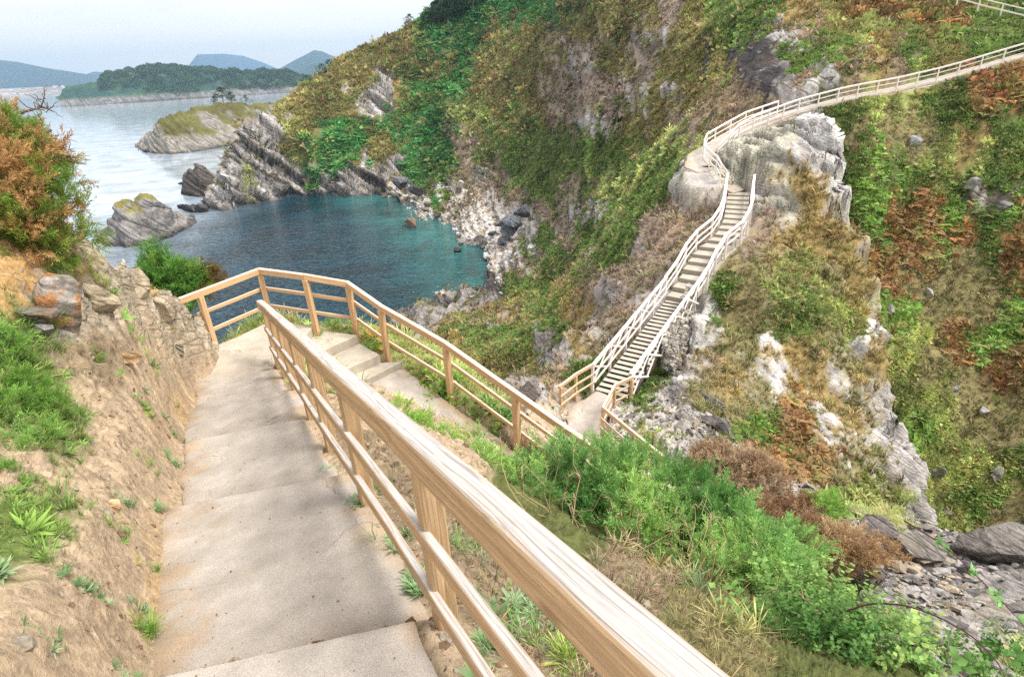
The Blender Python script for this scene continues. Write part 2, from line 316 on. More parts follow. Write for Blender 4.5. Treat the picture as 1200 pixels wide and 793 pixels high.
near += [p+np.array([0, 0, -.15]) for p in STL[1:]]+[p+np.array([0, 0, -.15]) for p in STR[1:]]
near += [.5*(BRL[0]+BRL[1])+np.array([-.8, .5, -.7]), .5*(BRR[0]+BRR[1])+np.array([.8, -.5, -1.5])]
near += pts_of([(740, 340, 29.5), (760, 300, 33), (800, 240, 38.5), (860, 172, 43), (920, 150, 40.5), (880, 200, 38.2), (925, 200, 37.2), (950, 250, 35.5), (950, 300, 33), (1000, 300, 34), (1000, 480, 26.5), (950, 460, 25.7), (900, 420, 25), (880, 330, 28.5), (835, 330, 28),
  (820, 370, 25.5), (815, 420, 23.2), (900, 520, 20.5), (950, 540, 20.8), (1000, 575, 21.5), (850, 470, 21), (900, 370, 27), (790, 455, 20.5), (800, 480, 18), (870, 530, 17), (1040, 590, 23.5)])
for p in pts_of([(900, 146, 42), (938, 136, 41.5)]): near += [p]+back(p, [(1.5, 1), (4, 6), (8, 16)])
for p in pts_of([(975, 150, 40.5), (985, 182, 39.5), (990, 230, 37.6), (1015, 290, 35), (1028, 340, 33), (1034, 400, 31), (1037, 440, 30), (1057, 500, 28), (1076, 560, 26), (1084, 603, 24.6)]): near += [p]+back(p, [(.7, 2.5), (2.2, 9), (5, 18), (10, 26)])
near += back(UP[1], [(0, .1)])+back(UP[2], [(0, .1), (4, 4), (10, 20)])
# --- hillside round the cove and the right-hand gully
def shore(l): return [Z(x, y, .1) for x, y in l]
hill = shore([(250, 245), (290, 240), (340, 228), (390, 224), (440, 227), (470, 236), (500, 258), (540, 285), (572, 303), (570, 325)])+[Z(543, 341, 1.), Z(498, 364, 1.), Z(468, 377, 1.)]
for p in list(hill): hill += [p+np.array([-.03*p[0]-4, -9, -4.])]
hill += [Z(x, y, -5.) for x, y in ((244, 232), (249, 215), (254, 198), (260, 185), (270, 174), (238, 246), (300, 300), (350, 270), (400, 250), (420, 300), (470, 300), (520, 305), (545, 312), (400, 340), (330, 330), (250, 300), (280, 262), (450, 250), (500, 280), (440, 360), (200, 300), (150, 250), (200, 230), (300, 360), (200, 400), (300, 430), (250, 350), (350, 400), (400, 430), (100, 400), (0, 400), (350, 500), (420, 400), (240, 380), (430, 480))]
hill += [Z(522, 366, 3.), Z(545, 354, 4.), Z(500, 374, 3.), Z(530, 362, 3.5)]
hill += [Z(530, 228, 4), Z(484, 222, 3), Z(582, 262, 4), Z(612, 288, 4.5), Z(555, 262, 2.2), Z(520, 248, 1.5), Z(592, 300, 2.5)]
hill += pts_of([(310, 160, 260), (290, 156, 259), (360, 165, 264), (400, 190, 254), (430, 112, 292), (440, 160, 272), (470, 130, 285), (500, 80, 300), (475, 205, 248), (520, 205, 238), (270, 200, 250),
  (600, 215, 215), (560, 190, 228), (560, 120, 262), (560, 50, 300), (620, 0, 300), (650, 100, 225), (650, 180, 195), (640, 240, 160), (645, 300, 108), (605, 345, 104), (565, 370, 96), (530, 374, 95), (515, 390, 86), (540, 420, 64), (600, 400, 62), (590, 440, 50), (625, 430, 48), (520, 400, 78),
  (690, 300, 62), (750, 230, 60), (800, 150, 60), (660, 370, 50), (640, 420, 44), (600, 450, 42), (560, 430, 52), (760, 180, 75), (720, 220, 84), (680, 260, 95), (655, 330, 76), (660, 220, 138), (620, 380, 58),
  (950, 70, 60), (900, 60, 68), (850, 100, 63), (820, 140, 58), (1000, 30, 72), (1100, 40, 69), (1125, 9, 76), (1190, 26, 72), (1050, 0, 80), (1200, -40, 88), (900, 0, 85), (800, 60, 92), (800, 0, 112), (750, 100, 112), (700, 150, 130), (700, 60, 165), (700, 0, 195),
  (600, -80, 330), (700, -60, 240), (800, -80, 170), (1000, -80, 118), (1200, -100, 110), (1300, 60, 66.5), (1300, -50, 92), (1450, 20, 72), (1450, 300, 60),
  (1190, 120, 58), (1190, 250, 52), (1190, 400, 47.6), (1190, 520, 45.5), (1190, 600, 44), (1100, 120, 57.6), (1100, 250, 50.2), (1100, 400, 46), (1120, 600, 43), (1000, 150, 50.7), (1000, 200, 48.2), (1040, 400, 42.5), (1060, 520, 41), (1150, 330, 49.5),
  (1120, 680, 40), (1050, 620, 38), (1000, 450, 42), (1000, 600, 36), (1300, 400, 50), (1300, 600, 46), (1300, 200, 56), (940, 250, 48), (900, 300, 46), (940, 170, 50), (900, 400, 42)])
hill += [p.copy() for p in UP[2:]]
for p in pts_of([(345, 107, 300), (400, 68, 320), (450, 44, 325), (520, 4, 335), (302, 132, 275), (570, -40, 345)]): hill += [p]+back(p, [(12, 4), (40, 25), (110, 60)])
S_near = Surf(near, .5); S_hill = Surf(hill, 2.)
COR = [(MAIN, .03), (FLIGHT, .03), (LOWER, .04)]
STAIRC = [tuple(.5*(a+b))+(.7,) for a, b in zip(STL, STR)]; BRC = [tuple(.5*(a+b)-np.array([0, 0, .9]))+(.8,) for a, b in zip(BRL, BRR)]
UPC = [tuple(p)+(.8,) for p in offset(UP, -.75)]
LANDP = [(-4.62, 8.7, LZ, .5), (-4.85, 9.8, LZ, .6), (-4.2, 10.1, LZ, .6)]
def main_z(t, z):
    q = z.copy()
    for s0 in STEPS_AT: q = q+.16*(1/(1+np.exp(np.clip((t-s0)/.008, -60, 60)))-.5)*np.exp(-np.abs(t-s0)/.9)
    return q
STEPS_AT = (5.85, 7.9, 9.7, 11.3)
def f_near(x, y):
    z = S_near(x, y); rr_ = np.hypot(x, y); z = z-70*sstep(24, 34, rr_)*sstep(-.04, -.12, np.arctan2(x, y)); z = np.where((x > 9) & (y < 13), np.minimum(z, 44), z)
    d, zz, hw = seg_dist(x, y, MAIN); u = -RD[:2]; n2 = np.array([u[1], -u[0]]); ax = x-MAIN[0][0]; ay = y-MAIN[0][1]
    t = ax*u[0]+ay*u[1]+.4*(ax*n2[0]+ay*n2[1]); w = 1-sstep(hw-.06, hw+.26, d); z = z*(1-w)+(main_z(t, zz)-.045)*w
    for poly, drop, bl_ in ((LANDP, .12, .3), (FLIGHT, .22, .3), (LOWER, .1, .6), (STAIRC, .3, .5), (BRC, .0, .7), (UPC[:5], .1, .8)):
        d, zz, hw = seg_dist(x, y, poly); w = 1-sstep(hw, hw+bl_, d); z = z*(1-w)+(zz-drop)*w
    return z
def f_hill(x, y):
    z = S_hill(x, y); d, zz, hw = seg_dist(x, y, UPC[1:]); w = 1-sstep(hw, hw+1.2, d); return z*(1-w)+(zz-.05)*w

NS = [  # what covers the near headland where (sight-line x, y, class, extra reach)
 (30, 760, 'e'), (130, 760, 'e'), (60, 690, 'e'), (150, 650, 'e'), (190, 580, 'e'), (130, 560, 'e'), (170, 500, 'e'), (100, 470, 'e'), (190, 460, 'e'), (110, 420, 'b'), (180, 400, 'e'), (220, 480, 'q'), (205, 650, 'q'), (20, 550, 'e'), (20, 450, 'G'), (10, 400, 'G'), (60, 490, 'G'), (20, 620, 'G'),
 (130, 320, 't'), (170, 345, 't'), (110, 350, 't'), (200, 380, 't'), (230, 400, 't'), (75, 340, 'k'), (30, 310, 'q'), (10, 330, 'q'), (60, 300, 'q'), (105, 290, 't'), (95, 310, 'y'),
 (300, 390, 'g'), (350, 365, 'g'), (430, 395, 'g'), (500, 440, 'g'), (560, 480, 'g'), (450, 470, 'e'), (420, 540, 'b'), (470, 600, 'b'), (560, 700, 'b'), (640, 780, 'b'), (600, 560, 'd'), (700, 600, 'd'), (760, 640, 'b'), (820, 650, 'd'), (850, 720, 'h'), (900, 700, 'h'), (960, 740, 'd'), (520, 500, 'e'), (560, 530, 'e'),
 (940, 590, 's'), (980, 620, 's'), (1000, 660, 's'), (1040, 690, 's'), (1080, 720, 's'), (1130, 760, 's'), (960, 640, 'b'), (1020, 640, 'k'), (1060, 650, 'k'), (1100, 640, 'k'), (1160, 640, 'k'), (1190, 620, 'n'), (1150, 700, 's', -6), (1190, 710, 'k'), (1180, 740, 's'), (1165, 720, 'h', -8), (1195, 760, 'g'), (1060, 780, 'd'), (880, 570, 'b'), (920, 600, 'b'),
 (690, 505, 's'), (640, 490, 'e'), (620, 455, 'k'), (590, 460, 'p'), (755, 490, 's'), (780, 470, 's'), (790, 520, 's'), (810, 500, 'k'), (840, 500, 'n'), (870, 525, 'n'), (800, 460, 'n'), (850, 545, 'h'), (760, 450, 'd'), (760, 520, 'g'), (820, 460, 'h'), (860, 480, 'h'),
 (700, 395, 'k'), (670, 420, 'k'), (650, 435, 'b'), (690, 440, 'd'), (720, 370, 'p'), (740, 330, 'p'), (700, 360, 'p'), (760, 290, 'p'), (780, 260, 'p'), (720, 340, 'p'), (800, 240, 'b'), (810, 210, 'l'), (790, 200, 'l'), (820, 230, 'p'), (780, 220, 'k'), (760, 370, 'k'), (725, 400, 'b'), (745, 395, 'b'), (690, 405, 'y'),
 (850, 185, 'l'), (880, 170, 'l'), (900, 200, 'l'), (860, 200, 'l'), (890, 240, 'k'), (920, 160, 'l'), (910, 150, 'l'), (955, 165, 'w'), (970, 190, 'w'), (960, 150, 'w'), (985, 225, 'w'), (945, 185, 'k'), (950, 235, 'y'), (960, 270, 'y'), (935, 215, 'y'), (990, 290, 'y'), (1000, 330, 'y'), (920, 240, 'l'), (900, 270, 'p'), (920, 290, 'y'), (880, 290, 'p'),
 (860, 310, 'h'), (890, 320, 'h'), (930, 330, 'g'), (900, 350, 'h'), (960, 340, 'h'), (870, 360, 'h'), (840, 340, 'd'), (860, 390, 'h'), (930, 370, 'd'), (980, 370, 'g'), (1010, 350, 'y'), (1023, 350, 'w'), (1026, 375, 'w'), (1015, 400, 'y'), (1020, 420, 'y'), (890, 440, 'k'), (905, 415, 'y', -4), (930, 455, 'y', -4), (975, 470, 'y', -4), (1005, 470, 'h'), (1030, 520, 'k'), (815, 370, 'w'), (818, 400, 'w'), (805, 430, 'w'), (840, 410, 'h'), (880, 400, 'h'),
 (905, 400, 'w', -5), (900, 430, 'w', -5), (920, 440, 'w', -5), (915, 460, 'w', -5), (940, 420, 'y'), (950, 450, 'y'), (960, 460, 'y'), (985, 395, 'w', -5), (1000, 390, 'w', -5), (970, 400, 'h'), (880, 420, 'h'), (885, 450, 'h'), (1000, 430, 'h'), (1010, 450, 'w', -5), (980, 440, 'w', -5), (960, 480, 'w', -5), (970, 500, 'w', -5), (950, 490, 'w', -5), (1000, 490, 'y'), (1030, 470, 'k'), (1035, 500, 'k'), (1050, 540, 'k'), (1070, 580, 'k'), (1060, 560, 'k'), (1010, 510, 'w', -5), (990, 540, 'h'), (1020, 540, 'h'),
 (860, 480, 'g'), (880, 500, 'G'), (920, 490, 'r'), (930, 510, 'r'), (900, 530, 'r'), (950, 540, 'r'), (980, 560, 'h'), (1010, 575, 'g'), (940, 525, 'y'), (1040, 590, 'g'), (830, 430, 'b'), (850, 450, 'y')]
HS = [
 (540, 60, 'f'), (500, 100, 'f'), (560, 20, 'f'), (470, 150, 'f'), (505, 145, 'f'), (480, 195, 'f'), (600, 15, 'f'), (420, 180, 'f'), (650, 5, 'f'), (530, 90, 'f'), (520, 40, 'f'), (580, 60, 'o'), (500, 190, 'f'), (515, 200, 'd'), (430, 200, 'o'), (450, 175, 'o'), (515, 85, 'o'), (485, 125, 'd'),
 (420, 90, 'o'), (380, 120, 'o'), (360, 150, 'o'), (440, 60, 'o'), (470, 45, 'o'), (345, 120, 'o'), (330, 130, 'o'), (355, 180, 'g'), (380, 190, 'f'), (400, 150, 'f'), (400, 130, 'o'), (450, 105, 'k'), (440, 98, 'k'), (432, 108, 'w'), (475, 105, 'y'),
 (280, 190, 'k'), (300, 200, 'k'), (320, 200, 'k'), (340, 215, 'k'), (300, 170, 'k'), (270, 220, 'k'), (330, 180, 'k'), (360, 210, 'k'), (390, 212, 'k'), (420, 212, 'k'), (350, 195, 'k'), (465, 195, 'k'), (470, 210, 'k'), (440, 215, 'n'), (315, 155, 'k'), (295, 150, 'k'), (290, 210, 'g', -6), (485, 212, 'n'),
 (600, 90, 'o'), (620, 130, 'o'), (700, 40, 'o'), (750, 20, 'o'), (800, 50, 'o'), (640, 60, 'o'), (670, 30, 'o'), (780, 80, 'o'), (760, 130, 'o'), (720, 70, 'o'), (600, 45, 'o'), (590, 110, 'o'), (680, 185, 'd'), (740, 175, 'd'), (700, 200, 'd'), (640, 200, 'd'), (600, 165, 'd'), (590, 150, 'o'), (660, 165, 'd'), (720, 190, 'd'), (780, 160, 'g'), (750, 190, 'g'), (690, 225, 'd'), (650, 215, 'd'), (615, 205, 'd'), (800, 110, 'o'), (770, 155, 'o'), (830, 90, 'o'), (820, 30, 'o'), (860, 20, 'd'), (600, 130, 'd'), (560, 90, 'o'), (550, 130, 'g'), (575, 165, 'd'),
 (545, 170, 'p'), (535, 190, 'p'), (560, 200, 'k'), (560, 150, 'p'), (580, 210, 'p'), (570, 225, 'k'), (600, 225, 'p'), (530, 215, 'p'), (550, 230, 'p'), (600, 250, 'k'), (620, 262, 'k'), (590, 240, 'k'), (610, 275, 'k'), (640, 250, 'p'), (670, 235, 'p'), (700, 215, 'p', -4), (640, 265, 'p'), (670, 265, 'k'), (700, 245, 'k'), (655, 290, 'p'),
 (500, 245, 's'), (530, 245, 'w'), (545, 255, 'w'), (520, 235, 'w'), (480, 232, 's'), (565, 270, 's'), (580, 285, 's'), (600, 290, 'w'), (585, 310, 's'), (570, 330, 'n'), (555, 345, 'k'), (520, 358, 'k'), (495, 372, 'k'), (460, 380, 'k'),
 (660, 60, 'p'), (680, 55, 'p'), (690, 75, 'k', -6), (700, 62, 'p'), (650, 55, 'p'), (720, 110, 'w', -12), (700, 120, 'p'), (715, 100, 'p'), (735, 100, 'k', -8), (655, 130, 'p'), (680, 135, 'p'), (690, 145, 'k', -3), (600, 95, 'w', -14), (740, 70, 'p'), (745, 50, 'n', -8), (770, 40, 'k', -8), (775, 10, 'p'), (800, 120, 'p'), (785, 145, 'p'), (790, 105, 'k', -4), (870, 75, 'n'), (890, 60, 'n'), (905, 90, 'n'), (920, 60, 'w', -4), (895, 100, 'n'), (860, 110, 'b'), (840, 130, 'b'), (870, 120, 'b'), (930, 80, 'd'), (950, 100, 'w', -6), (980, 90, 'w', -6), (920, 100, 'k'), (940, 90, 'b'), (950, 30, 'b'), (940, 15, 'y'), (1000, 60, 'd'), (970, 70, 'd'), (1020, 40, 'g'), (1040, 70, 'y'), (1060, 75, 'b'), (1010, 80, 'b'), (1060, 30, 'o'), (1100, 50, 'o'), (1150, 50, 'd'), (1100, 20, 'r'), (1030, 5, 'r'), (1180, 40, 'd'), (1080, 60, 'd'), (980, 20, 'o'), (1000, 5, 'r', -4),
 (560, 400, 'd'), (600, 400, 'd'), (640, 380, 'd'), (610, 360, 'o'), (600, 430, 'o'), (640, 340, 'd'), (650, 310, 'd'), (620, 320, 'b'), (690, 290, 'd'), (710, 265, 'd'), (730, 240, 'd'), (630, 290, 'd'), (660, 350, 'y'), (560, 370, 'b'), (530, 390, 'y'), (620, 340, 'd'), (590, 380, 'y'), (540, 360, 'k'), (560, 350, 'k'), (550, 420, 'o'), (645, 400, 'k', -4), (680, 310, 'b'), (750, 220, 'd'), (770, 195, 'd'), (720, 210, 'g'),
 (1000, 140, 'd'), (990, 170, 'h'), (1030, 160, 'h'), (1060, 130, 'g'), (1080, 170, 'h'), (1020, 200, 'd'), (1050, 200, 'h'), (1100, 180, 'g'), (1075, 165, 'w', -8), (1150, 110, 'r'), (1180, 100, 'r'), (1130, 130, 'd'), (1180, 150, 'd'), (1140, 160, 'y'), (1150, 180, 'g'), (1170, 190, 'd'), (1120, 210, 'd'), (1130, 225, 'n', -10), (1145, 217, 'k', -8), (1168, 236, 'n', -10), (1060, 215, 'd'), (1000, 230, 'd'), (1040, 230, 'G'), (1080, 240, 'r'), (1110, 250, 'G'), (1090, 260, 'r'), (1140, 270, 'r'), (1170, 260, 'G'), (1190, 280, 'r'), (1160, 290, 'd'), (1030, 280, 'G'), (1050, 290, 'r', -5), (1100, 310, 'h'), (1060, 330, 'h'), (1080, 360, 'h'), (1120, 340, 'h'), (1040, 330, 'r'), (1045, 360, 'G'), (1150, 350, 'h'), (1150, 400, 'G'), (1180, 380, 'G'), (1180, 420, 'r'), (1130, 400, 'r', -5), (1060, 400, 'g'), (1090, 430, 'h'), (1060, 450, 'g'), (1100, 470, 'g'), (1140, 450, 'h'), (1080, 500, 'G'), (1120, 520, 'g'), (1150, 500, 'h'), (1190, 480, 'h'), (1100, 560, 'g'), (1150, 560, 'g'), (1190, 540, 'd'), (1120, 600, 'g'), (1180, 600, 'h'), (1090, 530, 'g'), (1140, 590, 'G')]

def blur2(a, na, nb, k=2):
    g = a.reshape(na, nb, -1).astype(float)
    for ax in (0, 1):
        c = np.cumsum(np.pad(g, [(k+1, k) if i == ax else (0, 0) for i in range(3)], 'edge'), axis=ax); n = 2*k+1
        g = (c[n:]-c[:-n])/n if ax == 0 else (c[:, n:]-c[:, :-n])/n
    return g.reshape(a.shape)
def build_terrain():
    # near headland
    az = np.concatenate([np.linspace(-2.2, -.86, 90, endpoint=False), np.linspace(-.86, .86, 860, endpoint=False), np.linspace(.86, 2.2, 90)]); nr = 760
    V = polar(f_near, az, .45, 70, nr); na = len(az); d = np.linalg.norm(V-EYE, axis=1)
    ci, col, rock, px, py, d, keys = classify(V, NS, 48, .16)
    n = grid_normals(V, na, nr); rock = blur2(rock, na, nr, 3); col = blur2(col, na, nr, 1)
    keep = np.ones(len(V))
    for poly, m in ((MAIN, .5), (FLIGHT, .35), (LOWER, .35), (STAIRC, .45), (UPC[:5], .5), (LANDP, .3)):
        q, zz, hw = seg_dist(V[:, 0], V[:, 1], poly); keep *= sstep(hw-.05, hw+m, q)
        s = 1-sstep(hw-.1, hw+.2, q+fbm(V*2.3, 3)*.2); sc_ = np.where((d > 20)[:, None], CLS['s'][1][None]*.9, CLS['e'][1][None]*.95); col = col*(1-s[:, None])+sc_*s[:, None]; rock = rock*(1-s)
    steep = sstep(.62, .42, n[:, 2])*sstep(14, 18, d); gr = CLS['k'][1]*1.1; hid = (d > 10) 
    sw = steep*(rock < .5)*.75*sstep(-.15, .15, fbm(V*.5, 3)); col = col*(1-sw[:, None])+gr*sw[:, None]; rock = np.maximum(rock, sw)
    A = np.clip(.018*d, .05, .6)
    # bedding: sharp slabs dipping to the lower right
    bn = np.array([.62, .25, .74]); bd = (V@bn)
    fq = 2.2/np.clip(d*.07, .5, 2.)
    rk = fbm(np.stack([V[:, 0]*fq*.35, V[:, 1]*fq*.35, bd*fq*1.3], 1), 4, .45, True)+.7*fbm(V*fq[:, None]*.5, 3, .5)
    col = col*(1+(rock*.9*np.clip(rk-.4, -.6, .15)*sstep(9, 14, d))[:, None]); rk = .5*rk+.5*np.floor(rk*5+.8*fbm(V*.9, 3))/5
    veg = fbm(V*(1.6/np.clip(d*.08, .25, 2))[:, None], 4, .55)
    lumpy = fbm(V*4.5, 5, .62)*.085+np.maximum(fbm(V*9+3, 3), .12)*.09; disp = (rock*(rk-.35)*1.1+(1-rock)*veg*.55)*A*keep+lumpy*sstep(14, 9, d)*keep*sstep(.9, .4, rock)
    V2 = V+n*disp[:, None]
    flute = fbm(np.stack([V[:, 0]*1.3, V[:, 1]*1.3, V[:, 2]*.28], 1), 5, .55, True); V2 = V2+(n*(flute*(n[:, 2] < .75)*sstep(14, 18, d)*.34*keep*np.clip(rock+.2, 0, 1))[:, None]); col = col*(1+(.55*rock*np.clip(flute*1.6, -.9, .5)*sstep(14, 18, d))[:, None])
    var = rng.uniform(.9, 1.1, len(V))+.4*fbm(V*(3/np.clip(d*.1, .3, 3))[:, None]+9, 4); col = col*var[:, None]
    o = new_obj('ground', V2, grid_faces(na, nr), ground_mat('headland soil and rock', .06), col=col, attrs={'rock': rock}); tag(o, kind='structure')
    # hillside
    az = np.linspace(-.62, 1.05, 1000); nr2 = 640
    W = polar(f_hill, az, 28, 520, nr2, floor=-6.); ch, colh, rh, hx, hy, dh, _ = classify(W, HS, 52, .16); nh = grid_normals(W, len(az), nr2); rh = blur2(rh, len(az), nr2, 2); colh = blur2(colh, len(az), nr2, 1)
    q, zz, hw = seg_dist(W[:, 0], W[:, 1], UPC[1:]); kp = sstep(hw, hw+.8, q); s = 1-sstep(hw-.1, hw+.3, q+fbm(W, 2)*.3); colh = colh*(1-s[:, None])+CLS['s'][1]*s[:, None]; rh = rh*(1-s)
    A = np.clip(.016*dh, .5, 3.); bdh = W@bn
    fq = 30/dh
    strata = fbm(np.stack([W[:, 0]*.05, W[:, 1]*.05, bdh*.42], 1), 5, .6, True)
    rkh = fbm(np.stack([W[:, 0]*fq*.5, W[:, 1]*fq*.5, bdh*fq*1.6], 1), 4, .45, True)+.8*fbm(W*fq[:, None]*.45, 3, .5)
    far = sstep(190, 230, dh); rkh = rkh*(1-far)+((strata-.45)*2.1+.12*rkh)*far
    vegh = fbm(W*fq[:, None]*.7, 5, .6)+.6*fbm(W*.09, 3)
    disp = (rh*rkh*1.05+(1-rh)*vegh*.6)*A*kp*sstep(-3, 2.5, W[:, 2]+2*rh)
    colh = colh*(1+(rh*far*.95*np.clip(fbm(np.stack([W[:, 0]*.04, W[:, 1]*.04, bdh*.8], 1)+3, 4)*2.2, -1, 1)))[:, None]
    colh = colh*(1+.06*(rh*far)[:, None]); beach = sstep(8, 4, W[:, 2])*(hx > 470)*(hx < 625)*(hy > 226)*(hy < 320)*(W[:, 1] > 120); colh = colh*(1-.6*beach[:, None])+.6*beach[:, None]*alb(236, 228, 220)
    wet = sstep(1.0, .2, W[:, 2]+fbm(W*.4, 3)*.6)*(dh > 90); colh = colh*(1-.55*wet[:, None])
    W2 = W+nh*disp[:, None]; W2 = W2
    var = rng.uniform(.82, 1.18, len(W))+.5*fbm(W*fq[:, None]*1.3+9, 4)+.25*fbm(W*.05+4, 2); colh = colh*var[:, None]
    o = new_obj('hillside', W2, grid_faces(len(az), nr2), ground_mat('hillside soil and rock', .5), col=colh, attrs={'rock': rh}); tag(o, kind='structure')
    return dict(near=(V2, n, ci, px, py, d, keep, rock), hill=(W2, nh, ch, hx, hy, dh, kp, rh), keys=keys)
T = build_terrain()
# ---------------------------------------------------------------- timber work
M_near = wood_mat('weathered handrail timber', alb(214, 210, 206, .8), alb(212, 178, 136, .85), .8)
M_mid = wood_mat('pale handrail timber', alb(244, 228, 206, .95), alb(228, 188, 142, .9), .6)
M_far = wood_mat('bleached handrail timber', alb(248, 242, 238, 1.), alb(240, 230, 222, 1.), .45)
M_grey = wood_mat('grey walkway timber', alb(214, 206, 190, .9), alb(120, 110, 100, .7), .6)
M_riser = wood_mat('stair riser timber', alb(190, 180, 166, .8), alb(176, 166, 152, .8), .5)
M_dark = wood_mat('dark timber', alb(120, 108, 98, .8), alb(96, 84, 76, .8), .7)
def beam_geo(a, b, w, h, upv=None, bev=.012, nseg=1, wob=0.):
    """rounded rectangular bar from a to b; upv fixes which way its height runs"""
    a = np.asarray(a, float); b = np.asarray(b, float); d = b-a; l = np.linalg.norm(d); d = d/l
    u = np.array([0, 0, 1.]) if upv is None else np.asarray(upv, float)
    s = np.cross(d, u); s = s/np.linalg.norm(s); u = np.cross(s, d); bev = min(bev, w*.3, h*.3)
    x = w/2; y = h/2; k = bev; c = bev*.42
    ring = [(-x+k, -y), (x-k, -y), (x-c, -y+c), (x, -y+k), (x, y-k), (x-c, y-c), (x-k, y), (-x+k, y), (-x+c, y-c), (-x, y-k), (-x, -y+k), (-x+c, -y+c)]
    n = len(ring); V = []; G = []; off = rng.random(3)*40
    for i in range(nseg+1):
        t = i/nseg; wo = (vnoise(np.array([[t*l*1.1+off[0], off[1], 0], [t*l*1.1+off[0], off[1], 9]]))*wob)
        for (p, q) in ring: V.append(a+d*l*t+s*(p+wo[0])+u*(q+wo[1])); G.append((t*l+off[0], p+off[1], q+off[2]))
    Q = [(i*n+j, i*n+(j+1) % n, (i+1)*n+(j+1) % n, (i+1)*n+j) for i in range(nseg) for j in range(n)]
    return np.array(V), np.array(Q), np.array([list(range(n))[::-1], list(range(nseg*n, nseg*n+n))]), np.array(G)
def beam(name, a, b, w, h, m, parent, **kw):
    loc = np.array(parent.location) if parent else np.zeros(3); lab = kw.pop('label', None); caps = kw.pop('caps', [])
    V, Q, E, G = beam_geo(a, b, w, h, **kw); o = new_obj(name, V-loc, [Q, E], m, parent, smooth=False, attrs={'grain': G})
    if lab: o['label'] = lab
    return o
def handrail(name, posts, label, m, group='timber handrails along the cliff path', height=1.05, rails=((1.0, .12, .075), (.66, .06, .07), (.33, .06, .07)), pw=.085, top_over=(0, 0), side=1, mp=None, rail_off=None, skip=()):
    """a run of handrail: posts at the given ground points, three rails fixed to them"""
    posts = [np.asarray(p, float) for p in posts]; root = empty(name, posts[0], label, 'handrail', group); loc = posts[0]
    n = len(posts); ro = rail_off if rail_off is not None else pw*.5+.02
    nor = []
    for i in range(n):
        d = (posts[min(i+1, n-1)]-posts[max(i-1, 0)])[:2]; d /= np.linalg.norm(d); nor.append(np.array([d[1], -d[0], 0])*side)
    for i, p in enumerate(posts):
        if i in skip: continue
        d = np.array([-nor[i][1], nor[i][0], 0]); beam('post', p-np.array([0, 0, .25]), p+np.array([0, 0, height-rails[0][1]*.5-.004]), pw, pw*1.05, mp or m, root, upv=nor[i], bev=.008)
    names = ('top_rail', 'middle_rail', 'bottom_rail')
    for k, (f, hh, ww) in enumerate(rails):
        for i in range(n-1):
            o = 0 if k == 0 else ro
            a = posts[i]+nor[i]*o+np.array([0, 0, f*height-(0 if k else hh*.0)]); b = posts[i+1]+nor[i+1]*o+np.array([0, 0, f*height]); d = (b-a)/np.linalg.norm(b-a)
            e0 = top_over[0] if i == 0 else .012; e1 = top_over[1] if i == n-2 else -.004
            if k: e0 = min(e0, .1); e1 = min(e1, .1)
            beam(names[k], a-d*e0, b+d*e1, ww if k == 0 else .04, hh if k == 0 else hh*1.25, m, root, bev=.01, nseg=3, wob=.003)
    return root
# near handrail down the middle of the picture
def near_rail():
    base = railpt(1.75, .05); root = empty('handrail', base-np.array([0, 0, 1.1]), 'nearest sturdy timber handrail with a knotty weathered top beam beside the near path', 'handrail', 'timber handrails along the cliff path')
    w, h = .105, .15; c = RN*w/2
    a = RA+c-np.array([0, 0, h/2]); b = railpt(-2.2)+c-np.array([0, 0, h/2])
    beam('top_rail', a, b, w, h, M_near, root, bev=.014, nseg=60, wob=.006)
    for f, nm in ((.42, 'middle_rail'), (.76, 'bottom_rail')):
        e = -RN*.02-np.array([0, 0, f*1.08+.02]); beam(nm, a+e+np.array([0, 0, .02]), b+e, .045, .085, M_near, root, bev=.008, nseg=50, wob=.007)
    for y in (8.75, 7.7, 6.65, 5.55, 4.45, 3.2, 1.85, .2, -1.6):
        p = railpt(y)+c+RN*.03; beam('post', p-np.array([0, 0, 1.45]), p-np.array([0, 0, h-.01]), .10, .105, M_near, root, upv=RN, bev=.01, nseg=4, wob=.003)
near_rail()
# landing and flight
def up_(p, z): return p+np.array([0, 0, z])
land = [LP+(LP-C1)*.0, C1, C2]+fl[1:]
e = (LP-C1)/np.linalg.norm(LP-C1)
land_root = handrail('handrail', land, 'yellowish timber handrail round the landing and down beside the concrete steps', M_mid, height=1.06, rails=((1.0, .12, .085), (.63, .06, .07), (.27, .06, .07)), pw=.10, top_over=(.62, .3), side=-1)
beam('brace', LP+np.array([-.28, -.05, .0]), LP+np.array([-.10, -.02, .62]), .09, .09, M_mid, land_root)
